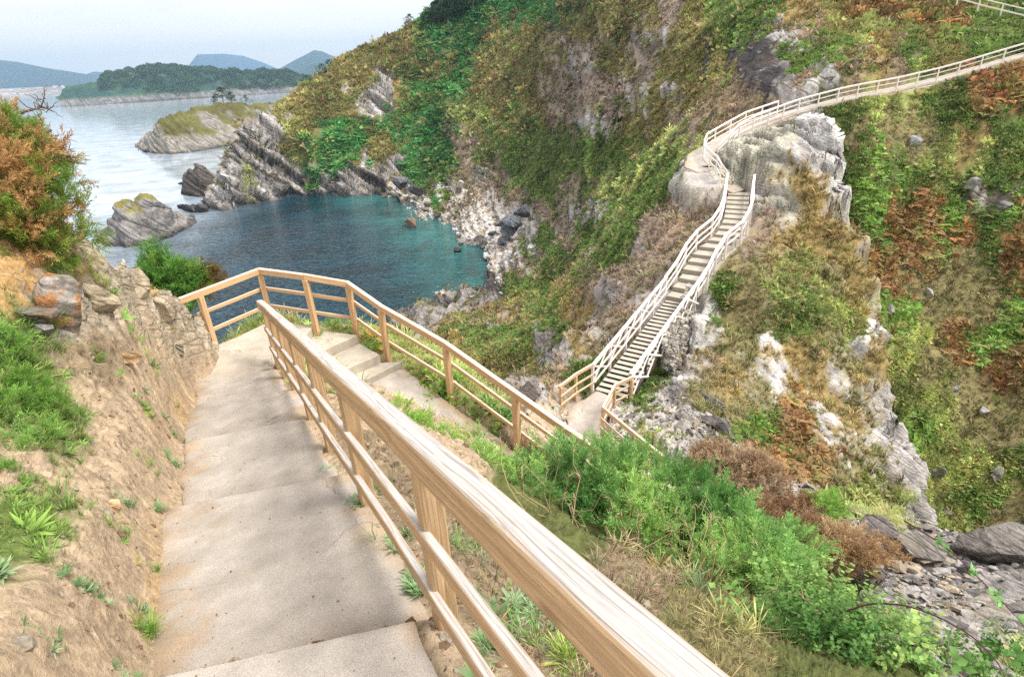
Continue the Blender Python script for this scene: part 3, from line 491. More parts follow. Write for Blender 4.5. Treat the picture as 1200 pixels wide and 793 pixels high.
# bridge over the gap
def footbridge():
    root = empty('footbridge', BRL[0], 'grey slatted timber footbridge with cross-braced handrails rising from the lower landing', 'footbridge'); loc = BRL[0]
    L0, L1, R0, R1 = BRL[0], BRL[1], BRR[0], BRR[1]
    for a, b in ((L0, L1), (R0, R1)): beam('stringer', up_(a, -.14), up_(b, -.14), .12, .22, M_dark, root)
    n = 24
    for i in range(n):
        t = (i+.5)/n; a = L0+(L1-L0)*t; b = R0+(R1-R0)*t; d = (L1-L0)/np.linalg.norm(L1-L0)
        beam('plank', a, b, .19, .045, M_grey, root, upv=np.cross(d, (b-a))*-1 if np.cross(d, (b-a))[2] < 0 else np.cross(d, (b-a)), bev=.006)
    for a0, b0, s in ((L0, L1, -1), (R0, R1, 1)):
        d2 = (b0-a0)[:2]/np.linalg.norm((b0-a0)[:2]); nn = np.array([d2[1], -d2[0], 0])*s*.09; a0 = a0+nn; b0 = b0+nn; k = 5
        P = [a0+(b0-a0)*i/k for i in range(k+1)]
        for p in P: beam('post', up_(p, -.45), up_(p, 1.02), .09, .09, M_dark if s > 0 else M_far, root, upv=nn)
        for z, hh, ww, nm in ((1.06, .075, .13, 'top_rail'), (.72, .09, .04, 'middle_rail'), (.36, .09, .04, 'bottom_rail')):
            o = -nn*.75 if nm != 'top_rail' else nn*0
            for i in range(k): beam(nm, up_(P[i]+o, z), up_(P[i+1]+o, z), ww, hh, M_far, root)
        for i in range(k):
            beam('cross_brace', up_(P[i]+nn*.8, .06), up_(P[i+1]+nn*.8, .98), .04, .08, M_far, root)
            beam('cross_brace', up_(P[i]+nn*1.3, .98), up_(P[i+1]+nn*1.3, .06), .04, .08, M_far, root)
footbridge()
def resample(pts, step):
    pts = np.array(pts); s = np.concatenate([[0], np.cumsum(np.linalg.norm(np.diff(pts, axis=0), axis=1))]); n = max(2, int(round(s[-1]/step))+1); t = np.linspace(0, s[-1], n)
    return [np.array([np.interp(q, s, pts[:, k]) for k in range(3)]) for q in t]
# lower landing rails
nL = offset(bl, -.12)
handrail('handrail', nL, 'short curved timber handrail left of the lower landing before the footbridge', M_mid, side=1, top_over=(.12, .1), pw=.09)
handrail('handrail', [Z(776, 582, 36.0), br[0]+np.array([.1, 0, 0]), br[1]+np.array([.12, -.05, 0]), br[2]+np.array([.1, -.1, 0])], 'timber handrail leaving the gorse and bending to the right side of the footbridge', M_mid, side=-1, pw=.09)
# stairway above the bridge
def stairway():
    root = empty('stairway', STL[0], 'long weathered stairway of timber edged steps climbing the crest above the footbridge', 'stairs'); loc = STL[0]
    Ls = resample(STL, .1); Rs = resample(STR, .1); n = 17
    li = np.linspace(0, len(Ls)-1, n+1); ri = np.linspace(0, len(Rs)-1, n+1); z0, z1 = STL[0][2], STL[-1][2]; soil = concrete_m
    def at(A, i): j = int(min(max(i, 0), len(A)-1)); return A[j]
    for k in range(n):
        zt = float(at(Ls, li[k+1])[2])+.02; a, b, c, d = at(Ls, li[k]), at(Rs, ri[k]), at(Rs, ri[k+1]), at(Ls, li[k+1])
        top = [np.array([p[0], p[1], zt]) for p in (a, b, c, d)]; V = np.array(top+[p-np.array([0, 0, .35]) for p in top])-loc
        new_obj('tread', V, np.array([(0, 1, 2, 3), (0, 4, 5, 1), (1, 5, 6, 2), (2, 6, 7, 3), (3, 7, 4, 0)]), soil, root, col=np.tile(alb(206, 198, 182), (8, 1)), smooth=False)
        f = (a-d)[:2]/np.linalg.norm((a-d)[:2])*.03; g = np.array([f[0], f[1], 0]); beam('riser', np.array([a[0], a[1], zt-.09])+g, np.array([b[0], b[1], zt-.09])+g, .05, .19, M_riser, root)
concrete_m = concrete_mat('pale concrete with sand and grit')
stairway()
lst = [STL[0]+np.array([-.1, .1, 0])]+offset(STL, -.14)[1:]+[UP[0]+np.array([.0, 0, 0])]
lst2 = resample(lst, 1.5)
handrail('handrail', lst2, 'whitish timber handrail on the left of the upper stairway', M_far, side=1, pw=.08, rails=((1.0, .075, .13), (.68, .07, .07), (.36, .07, .07)))
rst2 = resample(offset(STR, .14), 1.5)
handrail('handrail', rst2, 'whitish timber handrail on the right of the upper stairway, ending at its top', M_far, side=-1, pw=.08, rails=((1.0, .075, .13), (.68, .07, .07), (.36, .07, .07)))
out = [UP[0], UP[0]*.0+U(838, 204, 38.2), U(822, 190, 41.5), U(826, 176, 44.2), U(832, 172, 45.6), U(870, 150, 48.2), U(910, 136, 50.8)]
handrail('handrail', resample(out, 1.7), 'pale timber handrail on the outer edge of the bend above the stairway', M_far, side=1, pw=.08)
handrail('handrail', resample([U(840, 190, 42.8)]+UP[3:], 1.75), 'long pale timber handrail running uphill along the slope path to the right edge', M_far, side=-1, pw=.08)
tr = [U(1098, -4, 74), U(1125, 9, 73.5), U(1160, 18, 72.5), U(1190, 25.5, 72), U(1225, 34, 71.5), U(1260, 42, 71)]
handrail('handrail', resample(tr, 2.1), 'grey timber fence with two rails crossing the top right corner', M_far, side=-1, pw=.09, rails=((1.0, .09, .08), (.55, .09, .07)))
# ---------------------------------------------------------------- concrete path and steps
def strip(name, poly, zf, m, lab, cross=None, na=None, nb=26, edge=.09, dirt=1., thick=.18, steps=()):
    """paved strip along a centre line (x,y,z,halfwidth); zf(s, z) sets the surface height along it"""
    P4 = np.array([list(p) for p in poly], float); s = np.concatenate([[0], np.cumsum(np.hypot(*np.diff(P4[:, :2], axis=0).T))]); n = na or int(s[-1]/.02)
    t = np.linspace(0, s[-1], n); c = np.stack([np.interp(t, s, P4[:, k]) for k in range(4)], 1)
    for _ in range(3 if n > 60 else 1):
        k = max(3, int(.25/(s[-1]/n))); ker = np.ones(k)/k
        for q in (0, 1): c[:, q] = np.convolve(np.pad(c[:, q], (k//2, k-1-k//2), 'reflect', reflect_type='odd'), ker, 'valid')
    d = np.gradient(c[:, :2], axis=0); d /= np.linalg.norm(d, axis=1, keepdims=True); nr = np.stack([d[:, 1], -d[:, 0]], 1)
    if cross is not None: nr = nr+d*cross
    v = np.linspace(-1, 1, nb); X = c[:, None, 0]+nr[:, None, 0]*v[None]*c[:, None, 3]; Y = c[:, None, 1]+nr[:, None, 1]*v[None]*c[:, None, 3]
    cz = np.interp((t[:, None]+(cross or 0)*v[None]*c[:, None, 3]).ravel(), t, c[:, 2]).reshape(X.shape); Zt = np.stack([zf(t, cz[:, k]) for k in range(nb)], 1)
    flat = np.stack([X.ravel(), Y.ravel(), Zt.ravel()], 1)
    en = fbm(flat*np.array([3., 3., 0]), 3)*edge; X = X+(nr[:, None, 0]*(np.abs(v)**6*np.sign(v))[None])*en.reshape(X.shape); Y = Y+(nr[:, None, 1]*(np.abs(v)**6*np.sign(v))[None])*en.reshape(X.shape)
    Zt = Zt+.010*fbm(flat*1.6, 3).reshape(X.shape)+.004*fbm(flat*9, 2).reshape(X.shape)-.02*(np.abs(v)[None]**14)
    V = np.stack([X.ravel(), Y.ravel(), Zt.ravel()], 1)
    base = alb(204, 194, 182)[None]*(1+.16*fbm(V*1.1, 4)[:, None]); dr = alb(198, 172, 142)
    vv = np.tile(v, n); w = np.clip(sstep(.55, 1.05, -vv+.75*fbm(V*3.2+3, 5, .7))*.9*dirt+sstep(.72, 1.05, vv+.5*fbm(V*2.6, 4))*.8, 0, 1)[:, None]
    col = base*(1-w)+dr*(1+.2*fbm(V*7, 3)[:, None])*w
    if steps:     # gathered soil and a painted shadow line below each step; treads differ slightly in width
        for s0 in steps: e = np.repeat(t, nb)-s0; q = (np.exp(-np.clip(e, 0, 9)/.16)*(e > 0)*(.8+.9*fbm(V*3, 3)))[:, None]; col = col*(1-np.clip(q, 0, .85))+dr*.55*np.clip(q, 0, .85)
        k = np.repeat(np.searchsorted(steps, t), nb); col = col*np.array([1.06, .97, 1.03, .95, 1.02, .98])[k][:, None]; jog = np.array([-.07, .04, -.05, .05, -.03, .03])[k]*np.tile(np.abs(v)**8*np.sign(v), n); V[:, :2] += np.repeat(nr, nb, axis=0)*jog[:, None]
    # skirt
    iL = np.arange(n)*nb; iR = iL+nb-1; m0 = len(V); low = V[np.concatenate([iL, iR])]-np.array([0, 0, thick]); V = np.concatenate([V, low]); col = np.concatenate([col, col[np.concatenate([iL, iR])]*.95])
    q1 = np.stack([iL[:-1], m0+np.arange(n-1), m0+1+np.arange(n-1), iL[1:]], 1); q2 = np.stack([iR[:-1], iR[1:], m0+n+1+np.arange(n-1), m0+n+np.arange(n-1)], 1)
    fa = grid_faces(n, nb); fe = np.array([])
    o = new_obj(name, V, [np.concatenate([fa, q1, q2])], m, col=col, smooth=False); tag(o, kind='structure'); return o
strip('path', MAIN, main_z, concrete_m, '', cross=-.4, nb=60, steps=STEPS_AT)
def slab(name, pts, z, m, thick=.2, n=14, tint=1.):
    """flat slab with a four-cornered outline"""
    a, b, c, d = [np.array(p[:2], float) for p in pts]; u = np.linspace(0, 1, n); A, B = np.meshgrid(u, u, indexing='ij'); A = A[..., None]; B = B[..., None]
    G = (a*(1-A)+b*A)*(1-B)+(d*(1-A)+c*A)*B; V = np.concatenate([G.reshape(-1, 2), np.full((n*n, 1), z)], 1); V[:, 2] += .012*fbm(V*1.5, 3)
    V[:, :2] += .02*np.stack([fbm(V*4, 2), fbm(V*4+7, 2)], 1); rim = np.concatenate([np.arange(n)*n, (n-1)*n+np.arange(1, n), (np.arange(n-1)*n+n-1)[::-1], np.arange(1, n-1)[::-1]]); m0 = len(V)
    low = V[rim]-np.array([0, 0, thick]); V = np.concatenate([V, low]); k = len(rim); q = np.array([(rim[i], m0+i, m0+(i+1) % k, rim[(i+1) % k]) for i in range(k)])
    col = alb(210, 198, 180)[None]*tint*(1+.2*fbm(V*1.3, 4)[:, None]); o = new_obj(name, V, [np.concatenate([grid_faces(n, n), q])], m, col=col, smooth=False); tag(o, kind='structure')
end = railpt(8.75, -.05); endl = railpt(8.45, -1.35)
slab('landing', [endl[:2], end[:2], (C1+np.array([.1, .0, 0]))[:2], (LP+np.array([.02, -.05, 0]))[:2]], LZ, concrete_m)
slab('landing', [end[:2], np.array(FLIGHT[0][:2])+[-.12, -.55], (C2+np.array([-.08, .0, 0]))[:2], (C1+np.array([.1, 0, 0]))[:2]], LZ-.004, concrete_m)
# concrete steps of the flight: outer corner, inner corner
so = [Z(367, 377, LZ), Z(419, 393, 40.27), Z(445, 416, 40.10), Z(472, 424, 39.93)]; si = [Z(353, 389, LZ), Z(380, 411, 40.27), Z(412, 430, 40.10), Z(432, 444, 39.93)]
for i in range(1, 4):
    ext = [so[k]+(si[k]-so[k])*(1.25/np.linalg.norm(si[k]-so[k])) for k in (i-1, i)]
    slab('steps', [ext[0][:2], so[i-1][:2], so[i][:2], ext[1][:2]], so[i][2], concrete_m, thick=.3)
ramp_c = [(so[3]+(si[3]-so[3])*.9)] ; f0 = .5*(so[3]+so[3]+(si[3]-so[3])*(1.25/np.linalg.norm(si[3]-so[3])))
strip('path', [(f0[0], f0[1], 39.82, .6)]+[q for q in FLIGHT[3:]]+LOWER[1:6], lambda t, z: z, concrete_m, '', dirt=1.3, na=700)
strip('path', LOWER[5:], lambda t, z: z, concrete_m, '', dirt=.6, na=260)
strip('path', [tuple(np.array(q)+np.array([0, 0, .06, 0])) for q in [STAIRC[-1]]+UPC[1:]], lambda t, z: z, concrete_m, '', na=900, nb=8)
# ---------------------------------------------------------------- sea
def sea():
    az = np.linspace(-1.55, 1.55, 220); rr = np.concatenate([[5.], np.geomspace(20, 10600, 260)]); A, B = np.meshgrid(az, rr, indexing='ij')
    V = np.stack([(B*np.sin(A)).ravel(), (B*np.cos(A)).ravel(), np.zeros(A.size)], 1)
    beach = [Z(x, y, 0)[:2] for x, y in ((440, 228), (470, 236), (500, 258), (540, 285), (572, 303), (572, 325))]; poly = [(*b, 0., 1.) for b in beach]
    q, _, _ = seg_dist(V[:, 0], V[:, 1], poly)
    cove, _, _ = seg_dist(V[:, 0], V[:, 1], [(*Z(420, 250, 0)[:2], 0, 1), (*Z(500, 320, 0)[:2], 0, 1)])
    shallow = sstep(30, 2, q); inner = sstep(150, 60, cove+40*(V[:, 0] < -60)*sstep(-60, -110, V[:, 0]))
    m, nt, b = mat('sea water'); p = geo_pos(nt); at = N(nt, 'ShaderNodeAttribute', attribute_name='col')
    pat = noise(nt, p, .06, 4, .6); c = mixc(nt, 1., at.outputs['Color'], ramp(nt, pat, .36, .64, .6, 1.35), 'MULTIPLY'); L(nt, c, b.inputs['Base Color'])
    b.inputs['Roughness'].default_value = .1; b.inputs['IOR'].default_value = 1.42
    sh_ = N(nt, 'ShaderNodeAttribute', attribute_name='shallow'); bedf = mth(nt, 'MULTIPLY', sh_.outputs['Fac'], ramp(nt, noise(nt, p, .28, 4, .6), .48, .62)); c = mixc(nt, mth(nt, 'MULTIPLY', bedf, .5), c, (.03, .06, .045)); L(nt, c, b.inputs['Base Color'])
    w1 = noise(nt, mapping(nt, p, (.9, 1.8, 1), (0, 0, .5)), .55, 2, .5, .4); w2 = noise(nt, mapping(nt, p, (.16, .3, 1), (0, 0, .4)), 1, 3, .5)
    cd = N(nt, 'ShaderNodeVectorMath', operation='LENGTH'); L(nt, p, cd.inputs[0])
    hgt = mth(nt, 'MULTIPLY', mth(nt, 'ADD', w1, mth(nt, 'MULTIPLY', w2, .9)), ramp(nt, cd.outputs['Value'], 110, 290, 1., .015)); bump(nt, hgt, 1., 1.1, b)
    sky_sheen = np.array([.36, .43, .50]); teal = np.array([.002, .030, .048]); turq = np.array([.02, .12, .12])  # outer water: pale sky reflection put into the base colour
    col = sky_sheen*(1-inner[:, None])+teal*inner[:, None]; col = col*(1-shallow[:, None])+turq*shallow[:, None]
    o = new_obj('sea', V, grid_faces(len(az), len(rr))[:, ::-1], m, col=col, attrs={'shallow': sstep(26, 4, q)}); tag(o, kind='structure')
sea()
# ---------------------------------------------------------------- far land, islets
cliff_m = ground_mat('bedded slate cliff', 1.3)
def ridge_mass(name, prof, D, m, base=None, Rd=None, nu=220, nv=120, front=.35, pw=(2.2, 2.), amp=1., strata=.42, greens=None, grass_n=.72, grass_min=4., tilt=(.62, .25, .74), zlow=-2., rockcol=None, wetline=True, sharp=True):
    """rock mass or hill: prof = skyline (x, y) seen from the viewpoint; waterline given in 'base' or at plan distance Rd"""
    px = np.linspace(prof[0][0], prof[-1][0], nu); pt = np.interp(px, [p[0] for p in prof], [p[1] for p in prof]); V = np.empty((nu, nv, 3))
    v = np.linspace(0, 1, nv)
    for i, (x, y) in enumerate(zip(px, pt)):
        if base is not None: b = Z(x, np.interp(x, [p[0] for p in base], [p[1] for p in base]), 0)[:2]
        else:
            d = ray(x, y)[:2]; b = d/np.linalg.norm(d)*Rd
        u = b/np.linalg.norm(b); rc = np.linalg.norm(b)+front*D; d3 = ray(x, y); h = max(H+d3[2]/np.linalg.norm(d3[:2])*rc, .2)
        w = np.where(v < front, v/front, (v-front)/(1-front)); zz = np.where(v < front, 1-(1-w)**pw[0], 1-w**pw[1])
        V[i, :, :2] = b+u*(v*D)[:, None]; V[i, :, 2] = zlow+(h-zlow)*zz
    V = V.reshape(-1, 3); n = grid_normals(V, nu, nv); tb = np.array(tilt); bd = V@tb
    S = amp; sc = strata
    if sharp:
        st = fbm(np.stack([V[:, 0]*sc*.12, V[:, 1]*sc*.12, bd*sc], 1), 5, .6, True); lump = fbm(V*sc*.35, 4)
        n2 = n.copy(); edge = sstep(0, .06, np.tile(v, nu))*sstep(1, .9, np.tile(v, nu))
        V = V+n2*((st-.1)*S+lump*S*1.1)[:, None]*edge[:, None]
        n = grid_normals(V, nu, nv)
    else: V = V+n*(fbm(V*sc, 5, .55)*S)[:, None]
    rc_ = np.array(rockcol) if rockcol is not None else CLS['k'][1]
    col = np.tile(rc_, (len(V), 1))*(1+.45*fbm(np.stack([V[:, 0]*sc*.2, V[:, 1]*sc*.2, (V@tb)*sc*1.4], 1)+5, 4)[:, None])
    rock = np.ones(len(V))
    if greens is not None:
        g = sstep(-.12, .12, blur2(n[:, 2], nu, nv, 3)-grass_n+.5*fbm(V*sc*.4+3, 4))*sstep(grass_min*.7, grass_min*1.2, V[:, 2]+fbm(V*sc*.4, 3)*grass_min*.5)
        gc = greens[0]*(1-sstep(-.2, .3, fbm(V*sc*.5+8, 4)))[:, None]+greens[1]*sstep(-.2, .3, fbm(V*sc*.5+8, 4))[:, None]
        col = col*(1-g[:, None])+gc*g[:, None]; rock = rock*(1-g)
    if wetline: wl = sstep(2.2, .6, V[:, 2]+fbm(V*.3, 3)); col = col*(1-.6*wl[:, None])
    o = new_obj(name, V, grid_faces(nu, nv), m, col=col, attrs={'rock': rock}); return o, V, n
OL = (alb(104, 98, 56), alb(120, 118, 66))
# outer promontory with pines
op, opV, opN = ridge_mass('promontory', [(160, 176), (166, 170), (176, 160), (190, 149), (200, 143), (222, 133), (245, 126), (265, 122), (290, 121), (300, 125), (315, 122), (335, 119), (352, 117)], 75, cliff_m, base=[(160, 176.5), (180, 180), (200, 181.5), (230, 178.5), (262, 173), (300, 166), (352, 156)], amp=3.2, strata=.16, greens=OL, grass_n=.60, grass_min=10, front=.5, pw=(1.5, 2.), rockcol=alb(174, 167, 156))
tag(op, kind='structure')
def sea_rock(prof, base, D, label, greens=None, **kw):
    o, V, n = ridge_mass('sea_rock', prof, D, cliff_m, base=base, greens=greens, nu=150, nv=90, **kw); tag(o, label, 'sea rock', 'slate rocks standing in the sea')
sea_rock([(114, 284), (122, 276), (134, 264), (147, 252), (152, 240), (163, 234), (172, 236), (180, 231), (189, 229), (197, 238), (208, 246), (220, 254), (231, 262)], [(114, 284.5), (128, 290), (150, 291), (175, 287), (200, 279), (231, 263)], 24, 'large humped slate rock with grassy top standing in the sea beyond the left bank', (alb(150, 145, 80), alb(128, 120, 70)), amp=1.5, strata=.5, grass_n=.62, grass_min=8, pw=(1.5, 2))
sea_rock([(214, 228), (219, 218), (223, 208), (231, 199), (235, 201), (240, 191), (246, 194), (253, 203), (258, 212), (262, 226)], [(214, 229), (235, 231), (262, 228)], 16, 'dark jagged slate stack standing in the sea just left of the big cliff', amp=1.4, strata=.5, pw=(1.3, 2), rockcol=alb(120, 112, 106))
sea_rock([(208, 243), (214, 240), (225, 241), (236, 240), (245, 248)], [(208, 243.5), (225, 250), (245, 249)], 9, 'low dark rock awash between the grassy humped rock and the cliff', amp=.7, strata=.6, rockcol=alb(84, 82, 84))
sea_rock([(209, 215.5), (213, 213), (217, 214.5)], [(209, 216), (213, 216.5), (217, 215.5)], 4, 'tiny rock just breaking the sea left of the jagged stack', amp=.3, strata=.6, rockcol=alb(84, 82, 84))
sea_rock([(168, 178), (172, 175), (177, 177)], [(168, 178.5), (172, 179), (177, 178)], 8, 'small dark rock awash off the tip of the outer promontory', amp=.6, strata=.6, rockcol=alb(84, 82, 84))
# far wooded headland, hills, town
hl_m = ground_mat('far headland slope', 6.)
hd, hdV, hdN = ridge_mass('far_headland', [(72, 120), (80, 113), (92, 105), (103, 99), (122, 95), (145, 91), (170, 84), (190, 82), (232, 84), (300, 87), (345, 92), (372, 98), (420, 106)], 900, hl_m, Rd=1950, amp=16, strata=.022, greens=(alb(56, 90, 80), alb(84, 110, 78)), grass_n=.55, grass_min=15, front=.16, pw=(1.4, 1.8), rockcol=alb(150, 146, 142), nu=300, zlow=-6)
tag(hd, kind='structure')
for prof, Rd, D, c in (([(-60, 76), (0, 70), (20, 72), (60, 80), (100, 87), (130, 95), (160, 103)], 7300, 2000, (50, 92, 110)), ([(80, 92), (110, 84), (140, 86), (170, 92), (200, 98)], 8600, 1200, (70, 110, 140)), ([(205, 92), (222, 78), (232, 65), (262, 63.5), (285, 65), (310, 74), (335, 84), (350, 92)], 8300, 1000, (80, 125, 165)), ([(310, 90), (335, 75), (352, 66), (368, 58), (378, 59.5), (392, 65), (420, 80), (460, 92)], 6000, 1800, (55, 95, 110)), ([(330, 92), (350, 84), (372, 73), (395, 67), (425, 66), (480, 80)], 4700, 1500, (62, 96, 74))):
    o, _, _ = ridge_mass('hills', prof, D, hl_m, Rd=Rd, amp=Rd*.006, strata=6/Rd, sharp=False, rockcol=alb(*c), wetline=False, nu=140, nv=50, front=.6, pw=(1.6, 2)); tag(o, kind='structure')  # blue of distance haze is also put into the hills' base colours
# low coast with the town
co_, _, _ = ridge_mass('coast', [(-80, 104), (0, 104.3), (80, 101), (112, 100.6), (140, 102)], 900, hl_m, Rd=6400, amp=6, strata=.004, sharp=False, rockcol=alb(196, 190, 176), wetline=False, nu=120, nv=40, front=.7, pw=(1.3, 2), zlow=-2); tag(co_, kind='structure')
bm_, bnt, bb = mat('rendered house walls'); a_ = N(bnt, 'ShaderNodeAttribute', attribute_name='col'); L(bnt, a_.outputs['Color'], bb.inputs['Base Color']); bb.inputs['Roughness'].default_value = .8
tone = [('white', (.8, .8, .78)), ('cream', (.74, .68, .56)), ('grey', (.5, .52, .54))]; rfs = [('red roof', alb(170, 96, 72)), ('grey roof', alb(110, 112, 118)), ('brown roof', alb(130, 100, 80))]
hrng = random.Random(4)
for k in range(34):
    x = -6+k*3.25+hrng.uniform(-1, 1); Rr = 6500+hrng.uniform(0, 420)*(1 if k % 3 else .3); y = 105-x*.03; d = ray(x, 104)[:2]; d = d/np.linalg.norm(d); b = np.array([*(d*Rr), 6+(Rr-6500)*.09]); w = hrng.uniform(9, 24); hh = hrng.uniform(9, 26); dp = hrng.uniform(9, 14)
    tn, tc_ = tone[hrng.choice([0, 0, 0, 1, 1, 2])]; rn, rc_ = rfs[hrng.choice([0, 0, 1, 2])]; s_ = np.array([-d[1], d[0]])
    f = [b[:2]-s_*w-d*dp, b[:2]+s_*w-d*dp, b[:2]+s_*w+d*dp, b[:2]-s_*w+d*dp]; e0 = b[2]-8; e1 = b[2]+hh
    V = [(*q, e0) for q in f]+[(*q, e1) for q in f]; wl = [(0, 3, 7, 4), (0, 4, 5, 1), (1, 5, 6, 2), (2, 6, 7, 3)]
    rt_ = empty('house', (b[0], b[1], e0), None, None); 
    new_obj('wall', np.array(V)-np.array([b[0], b[1], e0]), np.array(wl), bm_, rt_, col=np.tile(tc_, (8, 1)), smooth=False)
    g = [(*(q+(q-b[:2])*.06), e1) for q in f]+[(*(b[:2]-s_*w), e1+5), (*(b[:2]+s_*w), e1+5)]
    new_obj('roof', np.array(g)-np.array([b[0], b[1], e0]), [np.array([(0, 1, 5, 4), (2, 3, 4, 5)]), np.array([(3, 0, 4), (1, 2, 5)])], bm_, rt_, col=np.tile(rc_, (6, 1)), smooth=False)
    tag(rt_, 'distant pale house in the town strip behind the far left shore', 'house', 'houses of the town across the bay')

# ---------------------------------------------------------------- scattering templates of faces
def frames(dirs, spin):
    """rotation matrices whose z axis follows dirs"""
    z = dirs/np.linalg.norm(dirs, axis=1, keepdims=True); a = np.where(np.abs(z[:, 2:3]) < .95, np.array([[0, 0, 1.]]), np.array([[1., 0, 0]]))
    x = np.cross(a, z); x /= np.linalg.norm(x, axis=1, keepdims=True); y = np.cross(z, x); c = np.cos(spin)[:, None]; s = np.sin(spin)[:, None]
    return np.stack([x*c+y*s, y*c-x*s, z], 2)
def scatter(tmpl, pos, dirs, scale, tint, spin=None):
    """tmpl = (verts, faces(k), shade per vertex (n,3)); returns verts, faces, colours"""
    tv, tf, tc = tmpl; n = len(pos); spin = rng.random(n)*6.283 if spin is None else spin
    Mx = frames(dirs, spin)*np.asarray(scale, float).reshape(n, 1, 1); V = np.einsum('nij,kj->nki', Mx, tv)+pos[:, None]
    Fc = tf[None]+(np.arange(n)*len(tv))[:, None, None]; col = tc[None]*tint[:, None]
    return V.reshape(-1, 3), Fc.reshape(-1, tf.shape[1]), col.reshape(-1, 3)
def join(parts):
    V = []; Fs = {}; Cc = []; o = 0
    for v, f, c in parts:
        V.append(v); Cc.append(c); Fs.setdefault(f.shape[1], []).append(f+o); o += len(v)
    return np.concatenate(V), [np.concatenate(f) for f in Fs.values()], np.concatenate(Cc)
def quads(spec):
    """spec: list of (base, direction, length, width, side, shade, tipshade) narrow leaf = 4-point kite"""
    V = []; Fq = []; S = []
    for b, d, l, w, s, c0, c1 in spec:
        b = np.asarray(b, float); d = np.asarray(d, float); s = np.asarray(s, float); i = len(V)
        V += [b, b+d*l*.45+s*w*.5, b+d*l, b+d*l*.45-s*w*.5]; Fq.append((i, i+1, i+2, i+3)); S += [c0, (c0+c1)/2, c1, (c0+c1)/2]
    return np.array(V), np.array(Fq), np.repeat(np.array(S)[:, None], 3, 1)
tr_ = np.random.default_rng(5)
def rdir(up=0.): v = tr_.normal(size=3); v[2] += up; return v/np.linalg.norm(v)
def side_of(d): s = np.cross(d, rdir()); return s/(np.linalg.norm(s)+1e-6)
def t_sprig(n=46, l=.27):      # gorse: a stem ringed with spines, branching a little
    sp = []
    for k in range(n):
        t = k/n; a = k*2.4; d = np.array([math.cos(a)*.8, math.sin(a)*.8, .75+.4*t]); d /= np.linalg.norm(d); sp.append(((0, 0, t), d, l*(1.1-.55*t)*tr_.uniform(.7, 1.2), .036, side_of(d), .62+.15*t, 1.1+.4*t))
    for k in range(5):
        t = .15+.12*k; a = tr_.uniform(0, 6.28); d0 = np.array([math.cos(a)*.7, math.sin(a)*.7, .7])
        for j in range(9):
            q = j/9; d = d0+.8*tr_.normal(size=3)*.6; d /= np.linalg.norm(d); sp.append((np.array([0, 0, t])+d0*.42*q, d, l*.75*tr_.uniform(.6, 1.1), .034, side_of(d), .7, 1.3))
    return quads(sp)
def t_tuft(n=22, droop=.5, w=.035):   # grass: arching blades of two pieces
    sp = []
    for k in range(n):
        a = tr_.uniform(0, 6.28); lean = tr_.uniform(.1, .75); d = np.array([math.cos(a)*lean, math.sin(a)*lean, 1]); d /= np.linalg.norm(d); l = tr_.uniform(.5, 1); s = np.array([-math.sin(a), math.cos(a), 0]); b = np.array([math.cos(a), math.sin(a), 0])*.08
        m = b+d*l*.55; d2 = d+np.array([math.cos(a), math.sin(a), -.6])*droop; d2 /= np.linalg.norm(d2)
        sp.append((b, d, l*.75, w, s, .7, 1.)); sp.append((m, d2, l*.6, w*.9, s, 1., 1.3))
    return quads(sp)
def t_clump(n=30, flat=.7, lw=(.30, .2)):   # low shrub: leafy twigs in a hummock
    sp = []
    for k in range(n):
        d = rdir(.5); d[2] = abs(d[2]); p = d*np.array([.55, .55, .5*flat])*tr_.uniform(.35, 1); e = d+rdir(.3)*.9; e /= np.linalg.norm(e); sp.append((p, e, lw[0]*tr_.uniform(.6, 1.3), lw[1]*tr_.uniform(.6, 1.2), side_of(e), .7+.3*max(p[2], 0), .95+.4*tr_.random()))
    return quads(sp)
def t_frond(n=8):     # bracken: arching fronds with leaflets in pairs
    sp = []
    for k in range(n):
        a = k*6.28/n+tr_.uniform(-.3, .3); o = np.array([math.cos(a), math.sin(a), 0]); s = np.array([-math.sin(a), math.cos(a), 0]); L_ = tr_.uniform(.7, 1.1)
        for j in range(9):
            t = (j+1)/9; p = o*L_*t*.85+np.array([0, 0, L_*(.75*t-.55*t*t)]); wd = .42*(1-t)+.06
            for sg in (1, -1): d = s*sg+o*.45+np.array([0, 0, -.15]); d /= np.linalg.norm(d); sp.append((p, d, wd, .11, o, .8, 1.2))
    return quads(sp)
def t_leafy(n=14, ls=.2):   # stem with broad leaves (bramble and herbs)
    sp = []
    for k in range(n):
        t = k/n; a = k*2.2; d = np.array([math.cos(a), math.sin(a), .35+.3*tr_.normal()]); d /= np.linalg.norm(d); s = np.cross(d, [0, 0, 1.]); s /= np.linalg.norm(s); sp.append((np.array([0, 0, t])+d*.04, d, ls*tr_.uniform(.8, 1.3)*(1.2-.5*t), ls*.72, s, .75, 1.1+.2*t))
    return quads(sp)
def t_rosette(n=11):
    sp = []
    for k in range(n):
        a = k*2.4; e = .25+.5*tr_.random(); d = np.array([math.cos(a), math.sin(a), e]); d /= np.linalg.norm(d); sp.append(((0, 0, 0), d, tr_.uniform(.6, 1), .17, np.array([-math.sin(a), math.cos(a), 0]), .7, 1.2))
    return quads(sp)
def t_twig(n=5):
    sp = []
    for k in range(n): d = rdir(.6); sp.append((rdir()*.1, d, tr_.uniform(.5, 1), .03, side_of(d), .8, 1.1))
    return quads(sp)
SPRIG = [t_sprig() for _ in range(3)]; TUFT = [t_tuft() for _ in range(3)]; CLUMP = [t_clump() for _ in range(4)]; FROND = [t_frond() for _ in range(2)]; LEAFY = [t_leafy() for _ in range(3)]; ROS = [t_rosette() for _ in range(2)]; TWIG = [t_twig() for _ in range(2)]
